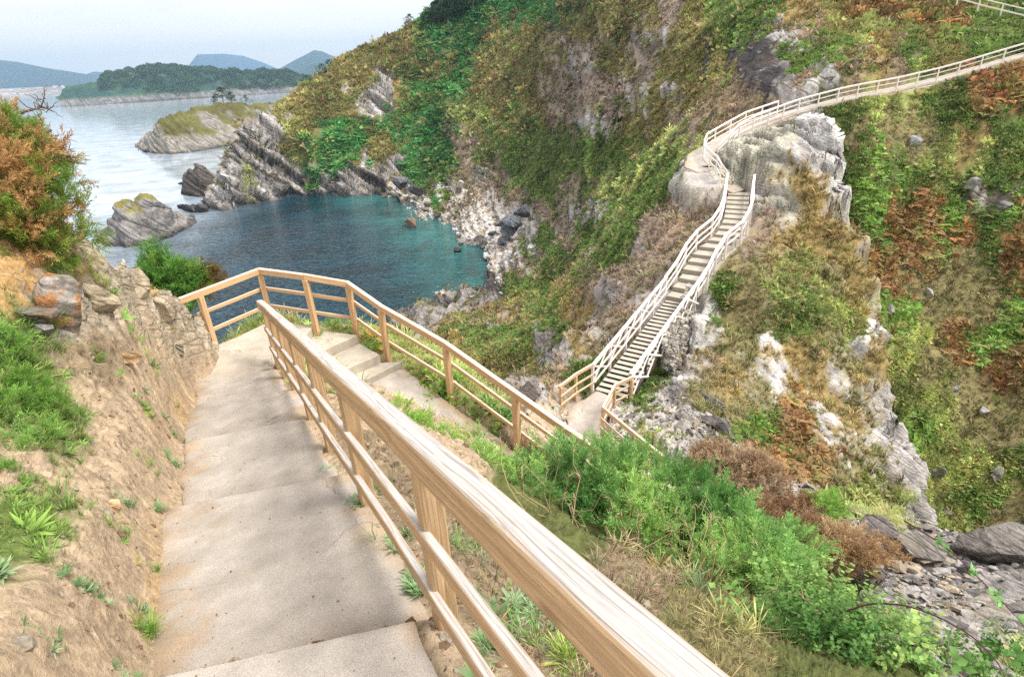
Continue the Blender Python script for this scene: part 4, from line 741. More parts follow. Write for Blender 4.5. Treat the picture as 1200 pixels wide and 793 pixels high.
SMALLCLUMP = [t_clump(16, .8, (.42, .3)) for _ in range(4)]
leaf_m = leaf_mat('leaves'); dry_m = leaf_mat('dry leaves and stalks', .8, .15, 1.1)
bark_m, nt_, b_ = mat('shrub bark'); p_ = geo_pos(nt_); L(nt_, mixc(nt_, noise(nt_, p_, 40, 3), (.10, .075, .05), (.24, .19, .14)), b_.inputs['Base Color']); b_.inputs['Roughness'].default_value = .9
def tube(path, r0, r1, n=6):
    P = np.array(path, float); k = len(P); V = []; d = np.gradient(P, axis=0); fr = frames(d+1e-6, np.zeros(k)); a = np.arange(n)*2*math.pi/n
    for i in range(k):
        r = r0+(r1-r0)*i/(k-1); V.append(P[i]+(fr[i][:, 0][None]*np.cos(a)[:, None]+fr[i][:, 1][None]*np.sin(a)[:, None])*r)
    Q = [(i*n+j, i*n+(j+1) % n, (i+1)*n+(j+1) % n, (i+1)*n+j) for i in range(k-1) for j in range(n)]
    return np.concatenate(V), np.array(Q), np.full((k*n, 3), 1.)
def limb(a, b, r0, r1, k=7, wob=.12):
    a = np.array(a, float); b = np.array(b, float); l = np.linalg.norm(b-a); t = np.linspace(0, 1, k)[:, None]; w = np.cumsum(tr_.normal(size=(k, 3)), 0)*wob*l*.25; w -= w[0]+(w[-1]-w[0])*t
    return tube(a+(b-a)*t+w+np.array([0, 0, .06])*l*np.sin(t*3.14), r0, r1)
def bush(name, lobes, tmpls, n, size, cols, label, cat, group=None, up=.5, m=None, stems=True, shell=(.72, 1.05), leaf='foliage', squash=.85, alt=None, alt_scale=1.6, stemcol=None, base=None):
    """lobes (x, y, z, radius); leafy sprigs stand on and inside them; woody stems run from the base into them"""
    lob = np.array(lobes, float); wts = lob[:, 3]**2; wts /= wts.sum(); k = rng.choice(len(lob), n, p=wts); d = rng.normal(size=(n, 3)); d[:, 2] += .35; d /= np.linalg.norm(d, axis=1, keepdims=True)
    rad = rng.uniform(shell[0]**3, shell[1]**3, n)**(1/3); pos = lob[k, :3]+d*(lob[k, 3]*rad)[:, None]*np.array([1, 1, squash])
    # leave gaps and lean: clumpy density
    keep = fbm(pos*1.1/np.mean(lob[:, 3]), 3) > -.28; pos = pos[keep]; d = d[keep]; k = k[keep]
    sc = np.where(rng.random(len(pos)) < .86, 1, 1.75)*size*rng.uniform(.6, 1.25, len(pos)); dirs = d*.7+np.array([0, 0, up])+rng.normal(size=d.shape)*.38
    cn = fbm(pos*alt_scale, 3)+rng.normal(size=len(pos))*.12; pal = np.array(cols); ci = np.clip(((cn+.45)/.9*len(pal)).astype(int), 0, len(pal)-1); tint = pal[ci]*rng.uniform(.75, 1.25, (len(pos), 1))
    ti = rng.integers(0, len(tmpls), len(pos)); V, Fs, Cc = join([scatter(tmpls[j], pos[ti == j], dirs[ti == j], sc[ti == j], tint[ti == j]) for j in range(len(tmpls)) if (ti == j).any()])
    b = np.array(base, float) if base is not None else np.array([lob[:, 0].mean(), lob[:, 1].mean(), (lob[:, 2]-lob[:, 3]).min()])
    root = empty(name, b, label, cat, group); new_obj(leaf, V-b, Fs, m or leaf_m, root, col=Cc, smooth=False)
    if stems:
        parts = []
        for l in lob:
            for q in range(4):
                e = l[:3]+tr_.normal(size=3)*l[3]*.45; s = np.array([l[0]+tr_.normal()*l[3]*.3, l[1]+tr_.normal()*l[3]*.3, l[2]-l[3]*.95]); r = .05*l[3]*.5; parts.append(limb(s, e, r, r*.35))
        V, Fs, Cc = join(parts); new_obj('stem', V-b, Fs, bark_m, root)
    return root
# ---------------------------------------------------------------- plant cover on the ground (uncountable)
def gh(x, y): return float(f_near(np.array([x], float), np.array([y], float))[0])
def cover(key, name, label, budget, cls, tm, size, dir_up=.6, m=None, pxlim=None, smin=.1, smax=4., dens=None):
    V, n, ci, px, py, d, keep, rock = T[key]; ks = T['keys']; sel = np.zeros(len(V), bool); 
    for c in cls: sel |= (ci == ks.index(c))
    inside = (px > -150) & (px < 1420) & (py > -80) & (py < 900); sel &= inside & (rng.random(len(V)) < keep**2) & (V[:, 2] > .8)
    if pxlim is not None: sel &= pxlim(px, py, d, V)
    # weight by the area seen so that the density follows the picture, with gaps
    idx = np.nonzero(sel)[0]; 
    if not len(idx): return
    g = fbm(V[idx]*(70/np.maximum(d[idx], 4))[:, None], 3); idx = idx[g > -.36]; idx = rng.choice(idx, min(budget, len(idx)), replace=False)
    pos = V[idx]; dd = d[idx]; sc = np.clip(size*dd, smin, smax)*rng.uniform(.55, 1.35, len(idx))*np.where(rng.random(len(idx)) < .10, 2.1, 1.)
    if cls == 'pbyhkw': rk_ = np.isin(ci[idx], [ks.index('k'), ks.index('w')]) & (rng.random(len(idx)) < .72); idx = idx[~rk_]; pos = V[idx]; dd = d[idx]; sc = sc[~rk_]
    base = np.array([CLS[k][1] if k not in 'kw' else alb(140, 128, 92) for k in ks])[ci[idx]]; va = 1+.45*fbm(pos*(10/np.maximum(dd, 4))[:, None]+31, 3)+.75*fbm(pos*(48/np.maximum(dd, 4))[:, None]+11, 2); hue = rng.normal(size=(len(idx), 3))*.07
    tint = base*(va*rng.choice([.7, .85, 1., 1.12, 1.3], len(idx)))[:, None]*(1+hue)
    sw_ = rng.random(len(idx)) < (.45 if cls == 'r' else .28); alt_ = np.array([alb(108, 132, 66), alb(134, 126, 80), alb(156, 140, 100), alb(130, 150, 80)])[rng.integers(0, 4, len(idx))]; tint = np.where(sw_[:, None], .35*tint+.65*alt_*rng.uniform(.8, 1.25, (len(idx), 1)), tint)
    dirs = n[idx]*(1-dir_up)+np.array([0, 0, dir_up])+rng.normal(size=pos.shape)*.15; ti = rng.integers(0, len(tm), len(idx)); pos = pos-n[idx]*(sc*.08)[:, None]
    Vv, Fs, Cc = join([scatter(tm[j], pos[ti == j], dirs[ti == j], sc[ti == j], tint[ti == j]) for j in range(len(tm)) if (ti == j).any()])
    o = new_obj(name, Vv, Fs, m or leaf_m, col=Cc, smooth=False); tag(o, label, None, None, 'stuff')
cover('hill', 'heather_and_gorse', 'low heather and gorse scrub covering the cove hillside', 90000, 'dog', SMALLCLUMP+[t_tuft(9, .5, .12)], .0066, smin=.25)
cover('hill', 'bracken', 'bright green bracken in the hollow of the cove hillside', 30000, 'fG', SMALLCLUMP[:2]+[t_frond(5), t_frond(4)], .0068, smin=.3)
cover('hill', 'dry_grass', 'dry pinkish grass and dead heather between the hillside rocks', 30000, 'pbyhkw', [t_tuft(9, .5, .09), SMALLCLUMP[0]], .0068, smin=.25, m=dry_m)
cover('hill', 'russet_bracken', 'russet autumn bracken on the right-hand slope', 7000, 'r', [t_frond(5), SMALLCLUMP[0]], .009, smin=.3, m=dry_m)
far_p = lambda px, py, d, V: d > 14
cover('near', 'ridge_scrub', 'low gorse and grass scrub on the rocky ridge beside the stairway', 24000, 'dgGo', SMALLCLUMP+[t_tuft(10, .5, .08)], .0085, pxlim=far_p)
cover('near', 'ridge_dry_grass', 'golden and brown dry grass on the rocky ridge', 28000, 'ypbh', [t_tuft(12, .6, .07) for _ in range(3)], .009, pxlim=far_p, m=dry_m)
cover('near', 'ridge_bracken', 'russet bracken below the pale cliff', 2200, 'r', [t_frond(6), SMALLCLUMP[1]], .01, pxlim=far_p, m=dry_m)
near_p = lambda px, py, d, V: d <= 14
cover('near', 'grass', 'short green grass and weeds on the near slopes', 5200, 'gG', TUFT+ROS[:1], .015, smin=.04, smax=.2, pxlim=near_p)
cover('near', 'dry_stalks', 'dry straw and dead stalks on the near slopes', 3500, 'bhy', [t_tuft(10, .9, .03), TWIG[0]], .022, smin=.05, smax=.25, pxlim=near_p, m=dry_m)
# litter on bare soil
def litter():
    V, n, ci, px, py, d, keep, rock = T['near']; ks = T['keys']; sel = np.isin(ci, [ks.index(c) for c in 'ebqts']) & (d < 15) & (px > -40) & (px < 1240) & (py < 860) & (keep > .25); idx = rng.choice(np.nonzero(sel)[0], 9000, replace=False)
    k = rng.random(len(idx)); pos = V[idx]+n[idx]*.004; flat = np.cross(n[idx], rng.normal(size=(len(idx), 3)))+n[idx]*.12
    t1 = quads([((0, 0, 0), (0, 0, 1.), 1, .06, (1., 0, 0), .9, 1.1), ((0, 0, .5), (.35, .1, .8), .5, .05, (1., .3, 0), .9, 1.1)])
    pal = np.array([alb(196, 170, 136), alb(150, 116, 84), alb(110, 84, 62), alb(210, 190, 160)]); tint = pal[rng.integers(0, 4, len(idx))]*rng.uniform(.7, 1.2, (len(idx), 1))
    Vv, Fs, Cc = scatter(t1, pos, flat, np.clip(.012*d[idx], .03, .12)*rng.uniform(.5, 1.6, len(idx)), tint); o = new_obj('straw_litter', Vv, Fs, dry_m, col=Cc, smooth=False); tag(o, 'dry straw and twigs lying on the bare bank', None, None, 'stuff')
litter()
# ---------------------------------------------------------------- rocks
rock_m = ground_mat('loose slate', .05); boulder_m = ground_mat('shore boulder rock', .6); bank_m = ground_mat('iron stained slate', .07)
_ico = None
def ico(sub):
    import bmesh
    bm = bmesh.new(); bmesh.ops.create_icosphere(bm, subdivisions=sub, radius=1); bm.verts.ensure_lookup_table(); V = np.array([v.co[:] for v in bm.verts]); Fc = np.array([[v.index for v in f.verts] for f in bm.faces]); bm.free(); return V, Fc
ICO2 = ico(2); ICO4 = ico(4); ICO1 = ico(1)
def rock_geo(seed, dims, cuts=11, base=ICO4, rough=.028):
    r = np.random.default_rng(seed); V = base[0].copy()
    for _ in range(cuts):
        q = r.normal(size=3); q /= np.linalg.norm(q); h = r.uniform(.38, .8); dd = V@q-h; V = V-np.outer(np.maximum(dd, 0), q)
    V = V*np.array(dims); s = 2.2/np.mean(dims)
    if rough: V = V*(1+rough*fbm(V*s+seed, 4, .55)[:, None]*2)
    return V, base[1]
def rock(p, dims, seed, name, label, cat, group, col, m, rot=(0, 0, 0), sink=.25, cuts=11, base=ICO4, kindcol=None):
    from mathutils import Euler
    V, Fc = rock_geo(seed, dims, cuts, base); V = V@np.array(Euler(rot).to_matrix()).T; z0 = V[:, 2].min(); V[:, 2] -= z0; V[:, 2] -= sink*V[:, 2].max()
    c = np.tile(np.array(col), (len(V), 1))*(1+.4*fbm(V*3/np.mean(dims)+seed, 4)[:, None])
    if kindcol is not None: f = sstep(-.05, .3, fbm(V*2.2/np.mean(dims)+seed+9, 4))[:, None]; c = c*(1-f)+np.array(kindcol)*f
    o = new_obj(name, V, Fc, m, col=c, smooth=False, attrs={'rock': np.ones(len(V))}); o.location = tuple(float(q) for q in p); return tag(o, label, cat, group)
def on_px(key, x, y):
    V, n, ci, px, py, d, keep, rk = T[key]
    for e in (3, 6, 12):
        i = np.nonzero((np.abs(px-x) < e) & (np.abs(py-y) < e))[0]
        if len(i): return V[i[np.argmin(d[i])]].astype(float)
    return None
def on_near(x, y, r):
    p = on_px('near', x, y)
    if p is None: p = U(x, y, r); p[2] = gh(p[0], p[1])
    return p
GB = 'rocks set in the left bank'
RUST = alb(205, 150, 100); SL_ = alb(150, 146, 140)
rock(on_near(82, 372, 6.4), (0.223, 0.310, 0.347), 3, 'boulder', 'rust streaked grey slate slab leaning out of the left bank under the bush', 'rock', GB, alb(186, 177, 167), bank_m, (0.2, .45, .3), .2, 14, kindcol=RUST)
rock(on_near(40, 372, 6.2), (0.211, 0.186, 0.161), 8, 'boulder', 'blocky dark faced stone at the left edge beside the rust streaked slab', 'rock', GB, alb(155, 146, 136), bank_m, (.2, .3, 1.2), .25, 12, kindcol=alb(170, 140, 110))
rock(on_near(50, 392, 6.), (0.124, 0.099, 0.062), 29, 'boulder', 'small grey wedge of slate at the foot of the rust streaked slab', 'rock', GB, alb(177, 172, 167), bank_m, (0, .3, .5), .2)
rock(on_near(120, 360, 8.), (0.260, 0.186, 0.211), 12, 'boulder', 'pale cracked outcrop block halfway along the bank crest', 'rock', GB, alb(219, 202, 172), bank_m, (.2, .6, .2), .35, 14)
rock(on_near(165, 330, 9.1), (0.310, 0.260, 0.260), 15, 'boulder', 'pale rounded outcrop on the bank crest against the sea', 'rock', GB, alb(224, 205, 177), bank_m, (.1, .7, .4), .45, 14)
rock(on_near(195, 368, 9.9), (0.310, 0.248, 0.260), 17, 'boulder', 'pale outcrop block beside the end of the landing rail', 'rock', GB, alb(219, 200, 174), bank_m, (.1, .5, .1), .35, 13)
rock(on_near(150, 424, 7.4), (0.174, 0.124, 0.099), 21, 'boulder', 'lone brown stone lying on the bare soil of the left bank', 'rock', GB, alb(207, 172, 127), bank_m, (0, .2, .4), .25, 12)
rock(on_near(215, 415, 10.2), (0.124, 0.112, 0.149), 23, 'boulder', 'small dark blocky stone tucked against the foot of the landing post', 'rock', GB, alb(165, 160, 143), bank_m, (0, .1, .2), .2, 12)
rock(on_near(135, 590, 4.0), (0.081, 0.062, 0.062), 25, 'boulder', 'orange tinted pale stone half buried low in the left bank', 'rock', GB, alb(241, 200, 153), bank_m, (0, .1, .9), .4, 12)
rock(on_near(8, 770, 2.9), (0.062, 0.056, 0.037), 27, 'boulder', 'pale stone half buried in the bottom left corner', 'rock', GB, alb(236, 212, 182), bank_m, (0, .1, .2), .4, 12)
# slabs and stones right of the path
GS = 'slate slabs beside the lower path'
rock(on_near(845, 500, 16.5), (0.992, 0.341, 0.612), 31, 'slate_slab', 'big dark tilted slate slab right of the lower landing', 'rock', GS, alb(130, 124, 122), rock_m, (.3, .6, -.5), .3, 14)
rock(on_near(800, 505, 15.8), (0.341, 0.310, 0.204), 33, 'slate_slab', 'pale flat topped block in front of the dark tilted slab', 'rock', GS, alb(176, 168, 158), rock_m, (0, .1, .4), .2, 13)
rock(on_near(835, 470, 18), (0.744, 0.248, 0.340), 35, 'slate_slab', 'long dark slate edge below the dry stone wall', 'rock', GS, alb(134, 128, 124), rock_m, (.3, .6, -.6), .35, 13)
rock(on_near(622, 462, 17.), (0.527, 0.372, 0.510), 37, 'slate_slab', 'pointed grey rock beyond the flight handrail', 'rock', GS, alb(148, 140, 136), rock_m, (.1, -.5, .3), .25, 13)
rock(on_near(1160, 660, 11.3), (0.682, 0.434, 0.510), 39, 'slate_slab', 'broad dark boulder at the right edge above the gully', 'rock', GS, alb(150, 143, 136), rock_m, (.1, .2, .4), .4, 13)
rock(on_near(1075, 655, 10.6), (0.465, 0.217, 0.286), 41, 'slate_slab', 'grey ridged slab crossing the scree below the pale cliff', 'rock', GS, alb(158, 150, 142), rock_m, (.2, .5, -.5), .3, 13)
rock(on_near(1020, 630, 11.), (0.372, 0.248, 0.238), 43, 'slate_slab', 'rough grey block at the head of the scree', 'rock', GS, alb(150, 142, 136), rock_m, (.1, .3, -.4), .3, 13)
rock(on_near(1045, 705, 7.6), (0.124, 0.087, 0.048), 45, 'slate_slab', 'flat cream stone lying on the scree above the bramble', 'rock', GS, alb(214, 194, 158), rock_m, (.1, .2, .4), .1, 12)
rock(on_near(1100, 740, 7.2), (0.161, 0.099, 0.054), 47, 'slate_slab', 'flat buff slab sliding down the scree', 'rock', GS, alb(190, 172, 154), rock_m, (.1, .25, -.4), .1, 12)
rock(on_near(1130, 765, 6.9), (0.136, 0.074, 0.054), 49, 'slate_slab', 'long pinkish slab near the bottom right corner', 'rock', GS, alb(184, 166, 152), rock_m, (.1, .25, -.5), .1, 12)
rock(on_near(940, 742, 4.4), (0.062, 0.043, 0.048), 51, 'stump', 'cut brown stump end poking out of the bramble leaves', 'stump', None, alb(150, 118, 92), rock_m, (.4, .5, .2), .2, 14)
# outcrops on the right-hand slope
def on_hill(x, y, r):
    p = on_px('hill', x, y); return p if p is not None else U(x, y, r)
GO = 'rocks in the grassy right-hand slope'
for i, (x, y, r, dm, c, lab) in enumerate([(1098, 556, 41, (.5, .35, .8), (180, 176, 170), 'tall grey rock in the green gully slope beside the pale cliff foot'), (1172, 556, 44, (.5, .4, .55), (186, 184, 180), 'small white rock low on the right slope near the picture edge'), (1155, 481, 46, (.8, .4, .4), (200, 198, 192), 'white flat rock midway down the right slope'), (1125, 455, 45.5, (.3, .3, .3), (200, 198, 192), 'small white stone above the flat white rock'), (1046, 362, 43, (.4, .35, .7), (190, 186, 180), 'pale upright rock close behind the cliff edge'), (1092, 344, 47, (.35, .3, .4), (200, 196, 190), 'small pale rock in the heather right of the ridge'), (1075, 168, 53.5, (.6, .4, .7), (206, 206, 206), 'grey white outcrop below the long upper handrail'), (1140, 220, 52.5, (1.0, .6, .5), (170, 166, 162), 'dark undercut outcrop on the right slope'), (1178, 244, 52, (.9, .5, .45), (150, 146, 142), 'dark ledge of rock running to the right picture edge'), (1115, 600, 42.5, (.35, .3, .3), (150, 142, 130), 'brownish rock at the bottom of the green slope')]):
    rock(on_hill(x, y, r), dm, 60+i, 'outcrop', lab, 'rock', GO, alb(*c), boulder_m, (.2, .3, .4*i), .35, 12)
# shore boulders
GSH = 'boulders along the cove shore'
sh = [(482, 264, 5.2, (170, 140, 124), 'brown boulder with a pale cap standing alone in the shallow water'), (540, 281, 3.4, (92, 88, 88), 'dark boulder in the water off the end of the beach'), (535, 294, 2.6, (80, 76, 74), 'lone dark stone in the turquoise water'), (562, 280, 3.6, (110, 106, 102), None), (570, 290, 3.2, (120, 116, 112), None), (584, 318, 4.6, (96, 88, 84), None), (572, 296, 3., (150, 136, 116), None), (586, 300, 3.2, (170, 150, 118), None), (592, 282, 4.2, (140, 142, 146), None), (604, 262, 6.5, (132, 138, 144), None), (598, 272, 5.5, (126, 132, 138), None), (612, 252, 6., (120, 122, 126), None), (588, 262, 4., (150, 150, 150), None), (548, 262, 2.2, (190, 170, 140), None), (530, 256, 2., (180, 160, 130), None), (512, 252, 2.2, (120, 112, 104), None), (498, 246, 2.4, (150, 140, 130), None), (476, 236, 3., (140, 130, 124), None), (466, 230, 3., (110, 104, 100), None), (488, 226, 5., (96, 92, 92), None), (470, 218, 6., (130, 128, 130), None), (520, 262, 1.8, (200, 180, 150), None), (540, 270, 2., (190, 164, 126), None), (556, 272, 2.2, (170, 150, 124), None), (576, 274, 2.4, (120, 116, 112), None), (600, 305, 2.6, (190, 186, 180), None), (577, 330, 3.6, (120, 100, 84), None), (560, 338, 3., (104, 100, 98), None), (546, 346, 2.6, (150, 146, 140), None), (526, 352, 2.6, (110, 106, 102), None), (512, 362, 2.4, (170, 166, 160), None), (500, 240, 2.2, (160, 152, 144), None), (452, 230, 2.6, (120, 112, 106), None), (602, 292, 2.2, (150, 140, 126), None)]
for i, (x, y, s, c, lab) in enumerate(sh):
    p = Z(x, y, .2); z = max(0., float(f_hill(np.array([p[0]]), np.array([p[1]]))[0])-.2); q = Z(x, y, z+.2); k = .62*np.linalg.norm(q-EYE)/190
    rock((q[0], q[1], z-.2), (s*k*1.15, s*k, s*k*.75), 100+i, 'boulder', lab or 'weathered boulder among the others along the rocky shore of the cove', 'boulder', GSH, alb(*c), boulder_m, (.1, .2, i*1.3), .2, 10, base=ICO2 if i > 3 else ICO4)
def stones(name, label, pts, sizes, cols, m, flat=.5, align=None):
    parts = []; B = [rock_geo(300+k, (1, 1, flat), 7, ICO1, 0) for k in range(5)]; ti = rng.integers(0, 5, len(pts))
    for j in range(5):
        s = ti == j; tv, tf = B[j]; k = s.sum(); d = rng.normal(size=(k, 3))*.35+np.array([0, 0, 1.]) if align is None else align[s]+rng.normal(size=(k, 3))*.25; parts.append(scatter((tv, tf, np.ones_like(tv)), pts[s], d, sizes[s], cols[s]))
    V, Fs, Cc = join(parts); o = new_obj(name, V, Fs, m, col=Cc, smooth=False, attrs={'rock': np.full(len(V), .6)}); tag(o, label, None, None, 'stuff')
def sample(key, cls, n, cond):
    V, nn, ci, px, py, d, keep, rk = T[key]; ks = T['keys']; sel = np.isin(ci, [ks.index(c) for c in cls]) & cond(px, py, d, V); idx = np.nonzero(sel)[0]; idx = rng.choice(idx, min(n, len(idx)), replace=False); return V[idx], nn[idx], d[idx]
p, nn, dd = sample('near', 'skn', 7500, lambda px, py, d, V: (d < 20) & (px > 560) & (px < 1240)); pal = np.array([alb(190, 184, 178), alb(150, 146, 142), alb(206, 198, 188), alb(120, 116, 114), alb(196, 178, 156)])
stones('scree', 'loose grey and white slate scree below the bramble', p+nn*.01, np.clip(rng.lognormal(-2.9, .55, len(p)), .018, .2), pal[rng.integers(0, 5, len(p))]*rng.uniform(.8, 1.15, (len(p), 1)), rock_m, .35, nn)
p, nn, dd = sample('near', 'ebq', 6000, lambda px, py, d, V: (d < 18) & (px > -30) & (px < 900)); stones('gravel', 'small stones and crumbs of soil on the bare bank', p, np.clip(rng.lognormal(-4.3, .6, len(p)), .006, .06), np.array([alb(190, 160, 128), alb(160, 130, 104), alb(200, 186, 166)])[rng.integers(0, 3, len(p))]*rng.uniform(.75, 1.15, (len(p), 1)), rock_m, .6, nn)
p, nn, dd = sample('hill', 'sw', 2600, lambda px, py, d, V: (V[:, 2] < 9) & (px < 640) & (py > 215) & (d > 90)); stones('beach_pebbles', 'white and buff stones of the small cove beach', p, np.clip(rng.lognormal(-.9, .5, len(p)), .2, 1.5), np.array([alb(240, 236, 232), alb(210, 202, 194), alb(214, 188, 152), alb(160, 154, 150), alb(250, 247, 244)])[rng.integers(0, 5, len(p))], boulder_m, .6)
# dry stone wall below the stairway
def dry_wall():
    a = U(800, 425, 22.6); b = U(826, 352, 26.6); c = .5*(a+b); root = empty('dry_stone_wall', c-np.array([0, 0, 1.4]), 'rough grey dry stone retaining wall under the right side of the stairway', 'wall'); loc = np.array(root.location); parts = []; B = [rock_geo(400+k, (1, .8, .5), 7, ICO1, 0) for k in range(5)]
    d = (b-a)[:2]/np.linalg.norm((b-a)[:2]); nn = np.array([d[1], -d[0]]); P_ = []; S_ = []; 
    for i in range(30):
        for j in range(17):
            t = (i+.5*(j % 2)+rng.uniform(-.2, .2))/30; e = a+(b-a)*t; z = e[2]+.75-j*.19; o = -.25-.06*(17-j)+rng.uniform(-.06, .06)+.55; P_.append((e[0]+nn[0]*o, e[1]+nn[1]*o, z)); S_.append(rng.uniform(.09, .19))
    P_ = np.array(P_); S_ = np.array(S_); ti = rng.integers(0, 5, len(P_))
    for k in range(5):
        s = ti == k; parts.append(scatter((*B[k], np.ones_like(B[k][0])), P_[s], rng.normal(size=(s.sum(), 3))*.2+np.array([0, 0, 1.]), S_[s], np.array([alb(200, 194, 184), alb(160, 152, 142), alb(180, 172, 160)])[rng.integers(0, 3, s.sum())]*rng.uniform(.75, 1.15, (s.sum(), 1))))
    V, Fs, Cc = join(parts); new_obj('stonework', V-loc, Fs, rock_m, root, col=Cc, smooth=False, attrs={'rock': np.full(len(V), .6)})
dry_wall()

def path_grit():
    n = 900; s = rng.random(n); v = rng.random(n)**1.6*2-1; P4 = np.array(MAIN); k = np.linspace(0, 1, len(MAIN)); c = np.stack([np.interp(s, k, P4[:, j]) for j in range(4)], 1)
    u = -RD[:2]; x = c[:, 0]+u[1]*v*c[:, 3]; y = c[:, 1]-u[0]*v*c[:, 3]; z = f_near(x, y)+.047
    stones('path_grit', 'grit, crumbs of soil and tiny stones lying on the concrete path', np.stack([x, y, z], 1), np.clip(rng.lognormal(-5.6, .5, n), .002, .011), np.array([alb(180, 160, 136), alb(140, 122, 104), alb(214, 200, 180)])[rng.integers(0, 3, n)], rock_m, .6)
path_grit()
# ---------------------------------------------------------------- individual plants
def lob(l): return [(*U(x, y, r), rad) for x, y, r, rad in l]
GB1 = [alb(84, 122, 64), alb(104, 142, 76), alb(126, 162, 92), alb(146, 174, 100)]; GB2 = [alb(104, 138, 62), alb(130, 164, 78), alb(146, 176, 90)]; BR = [alb(176, 146, 116), alb(200, 172, 142), alb(216, 192, 160)]
bush('gorse_bush', lob([(605, 580, 6.2, .34), (650, 568, 6.5, .42), (700, 565, 6.8, .48), (745, 585, 6.8, .5), (795, 600, 6.8, .5), (845, 630, 6.7, .46), (720, 615, 6.3, .42), (780, 635, 6.3, .42), (560, 555, 6.2, .25)]), SPRIG, 2600, .17, GB1, 'large feathery blue green gorse bush beyond the near handrail in the middle', 'gorse bush', 'gorse bushes on the slopes')
bush('gorse_bush', lob([(880, 665, 6.2, .38), (905, 690, 5.9, .34), (850, 690, 5.9, .3), (930, 650, 6.8, .26)]), SPRIG, 1100, .15, GB1, 'spiny green gorse bush at the head of the leafy bramble patch', 'gorse bush', 'gorse bushes on the slopes')
bush('gorse_bush', lob([(466, 486, 6.7, .10), (488, 504, 6.6, .15), (515, 522, 6.5, .17), (545, 542, 6.4, .19), (470, 515, 6.2, .1), (575, 556, 6.3, .16)]), SPRIG, 850, .11, GB2, 'bright yellow green gorse bush between the near handrail and the steps', 'gorse bush', 'gorse bushes on the slopes')
bush('gorse_bush', lob([(958, 600, 10.6, .22), (968, 595, 10.7, .22)]), SPRIG, 420, .12, GB2, 'small round dark green bush alone on the scree', 'gorse bush', 'gorse bushes on the slopes')
bush('gorse_bush', lob([(855, 553, 12.2, .5), (835, 545, 12.6, .4), (880, 560, 12., .45), (860, 578, 11.8, .35)]), SPRIG, 1300, .2, BR+[alb(110, 120, 60)], 'withered pinkish brown bush tinged green above the scree', 'gorse bush', 'gorse bushes on the slopes', m=dry_m)
bush('gorse_bush', lob([(990, 640, 9.3, .26), (1008, 655, 9., .2), (975, 655, 9.1, .2), (1035, 650, 9.6, .16)]), SPRIG, 800, .13, [alb(190, 156, 114), alb(206, 176, 136)], 'dead orange brown gorse bush on the scree slope', 'gorse bush', 'gorse bushes on the slopes', m=dry_m)
bush('gorse_bush', lob([(930, 610, 10., .3), (905, 622, 9.3, .28), (950, 630, 9.4, .22)]), [TWIG[0], TWIG[1], SPRIG[0]], 900, .2, [alb(190, 160, 130), alb(160, 124, 92)], 'pale dead bush of bare twigs between the withered bush and the dead one', 'gorse bush', 'gorse bushes on the slopes', m=dry_m)
bush('gorse_bush', lob([(4, 152, 7.6, .2), (10, 185, 7.6, .38), (28, 178, 7.5, .2), (15, 225, 7.5, .5), (45, 225, 7.4, .32), (55, 255, 7.4, .36), (20, 275, 7.3, .4), (75, 275, 7.4, .24), (-40, 220, 7.4, .6), (-30, 165, 7.6, .36), (60, 290, 7.3, .22)]), SPRIG, 3000, .15, [alb(156, 122, 80), alb(176, 144, 100), alb(124, 140, 64), alb(100, 130, 56), alb(112, 136, 60)], 'tall gorse bush of mixed orange brown and green at the left edge above the bank', 'gorse bush', 'gorse bushes on the slopes', alt_scale=6.)
bush('gorse_bush', lob([(188, 320, 13.4, .3), (208, 330, 13.4, .3), (198, 342, 13.3, .3), (226, 338, 13.4, .24), (218, 350, 13.2, .24)]), SPRIG, 1000, .24, [alb(80, 118, 52), alb(96, 134, 60), alb(120, 140, 66)], 'green bush with arching sprays beyond the bank crest beside the landing rail', 'gorse bush', 'gorse bushes on the slopes', up=.7)
bush('gorse_bush', lob([(246, 326, 13.5, .2), (240, 338, 13.4, .2)]), SPRIG, 260, .18, [alb(150, 96, 60), alb(120, 100, 56)], 'small reddish brown bush growing out of the green bush by the landing rail', 'gorse bush', 'gorse bushes on the slopes', m=dry_m)
bush('gorse_bush', lob([(5, 405, 6., .12), (30, 455, 5.7, .12), (62, 478, 5.6, .1), (12, 480, 5.4, .12), (45, 515, 5.3, .1), (8, 530, 5.1, .11), (88, 492, 5.7, .06)]), SPRIG, 800, .075, [alb(104, 140, 62), alb(120, 156, 76), alb(136, 164, 96)], 'low spreading bright green gorse mat on the left bank', 'gorse bush', 'gorse bushes on the slopes')
bush('gorse_bush', lob([(12, 590, 4.6, .08), (36, 572, 4.7, .07), (8, 625, 4.3, .08), (22, 642, 4.2, .05), (3, 560, 4.7, .08)]), SPRIG, 420, .055, [alb(104, 140, 62), alb(120, 156, 76)], 'small gorse mat below the larger one at the left edge', 'gorse bush', 'gorse bushes on the slopes')
bush('bramble', lob([(930, 720, 5.2, .3), (970, 735, 5.1, .3), (1010, 760, 4.9, .3), (960, 770, 4.6, .25), (1050, 780, 4.9, .22), (900, 740, 4.8, .22), (1060, 750, 5.6, .2), (1085, 790, 5., .18), (1110, 775, 5.6, .16), (1140, 790, 5.4, .16), (1185, 775, 6., .16)]), LEAFY, 800, .17, [alb(78, 114, 56), alb(98, 132, 68), alb(122, 152, 84), alb(140, 160, 90)], 'dense leafy green bramble patch in the lower right corner', 'bramble', shell=(.5, 1.05))
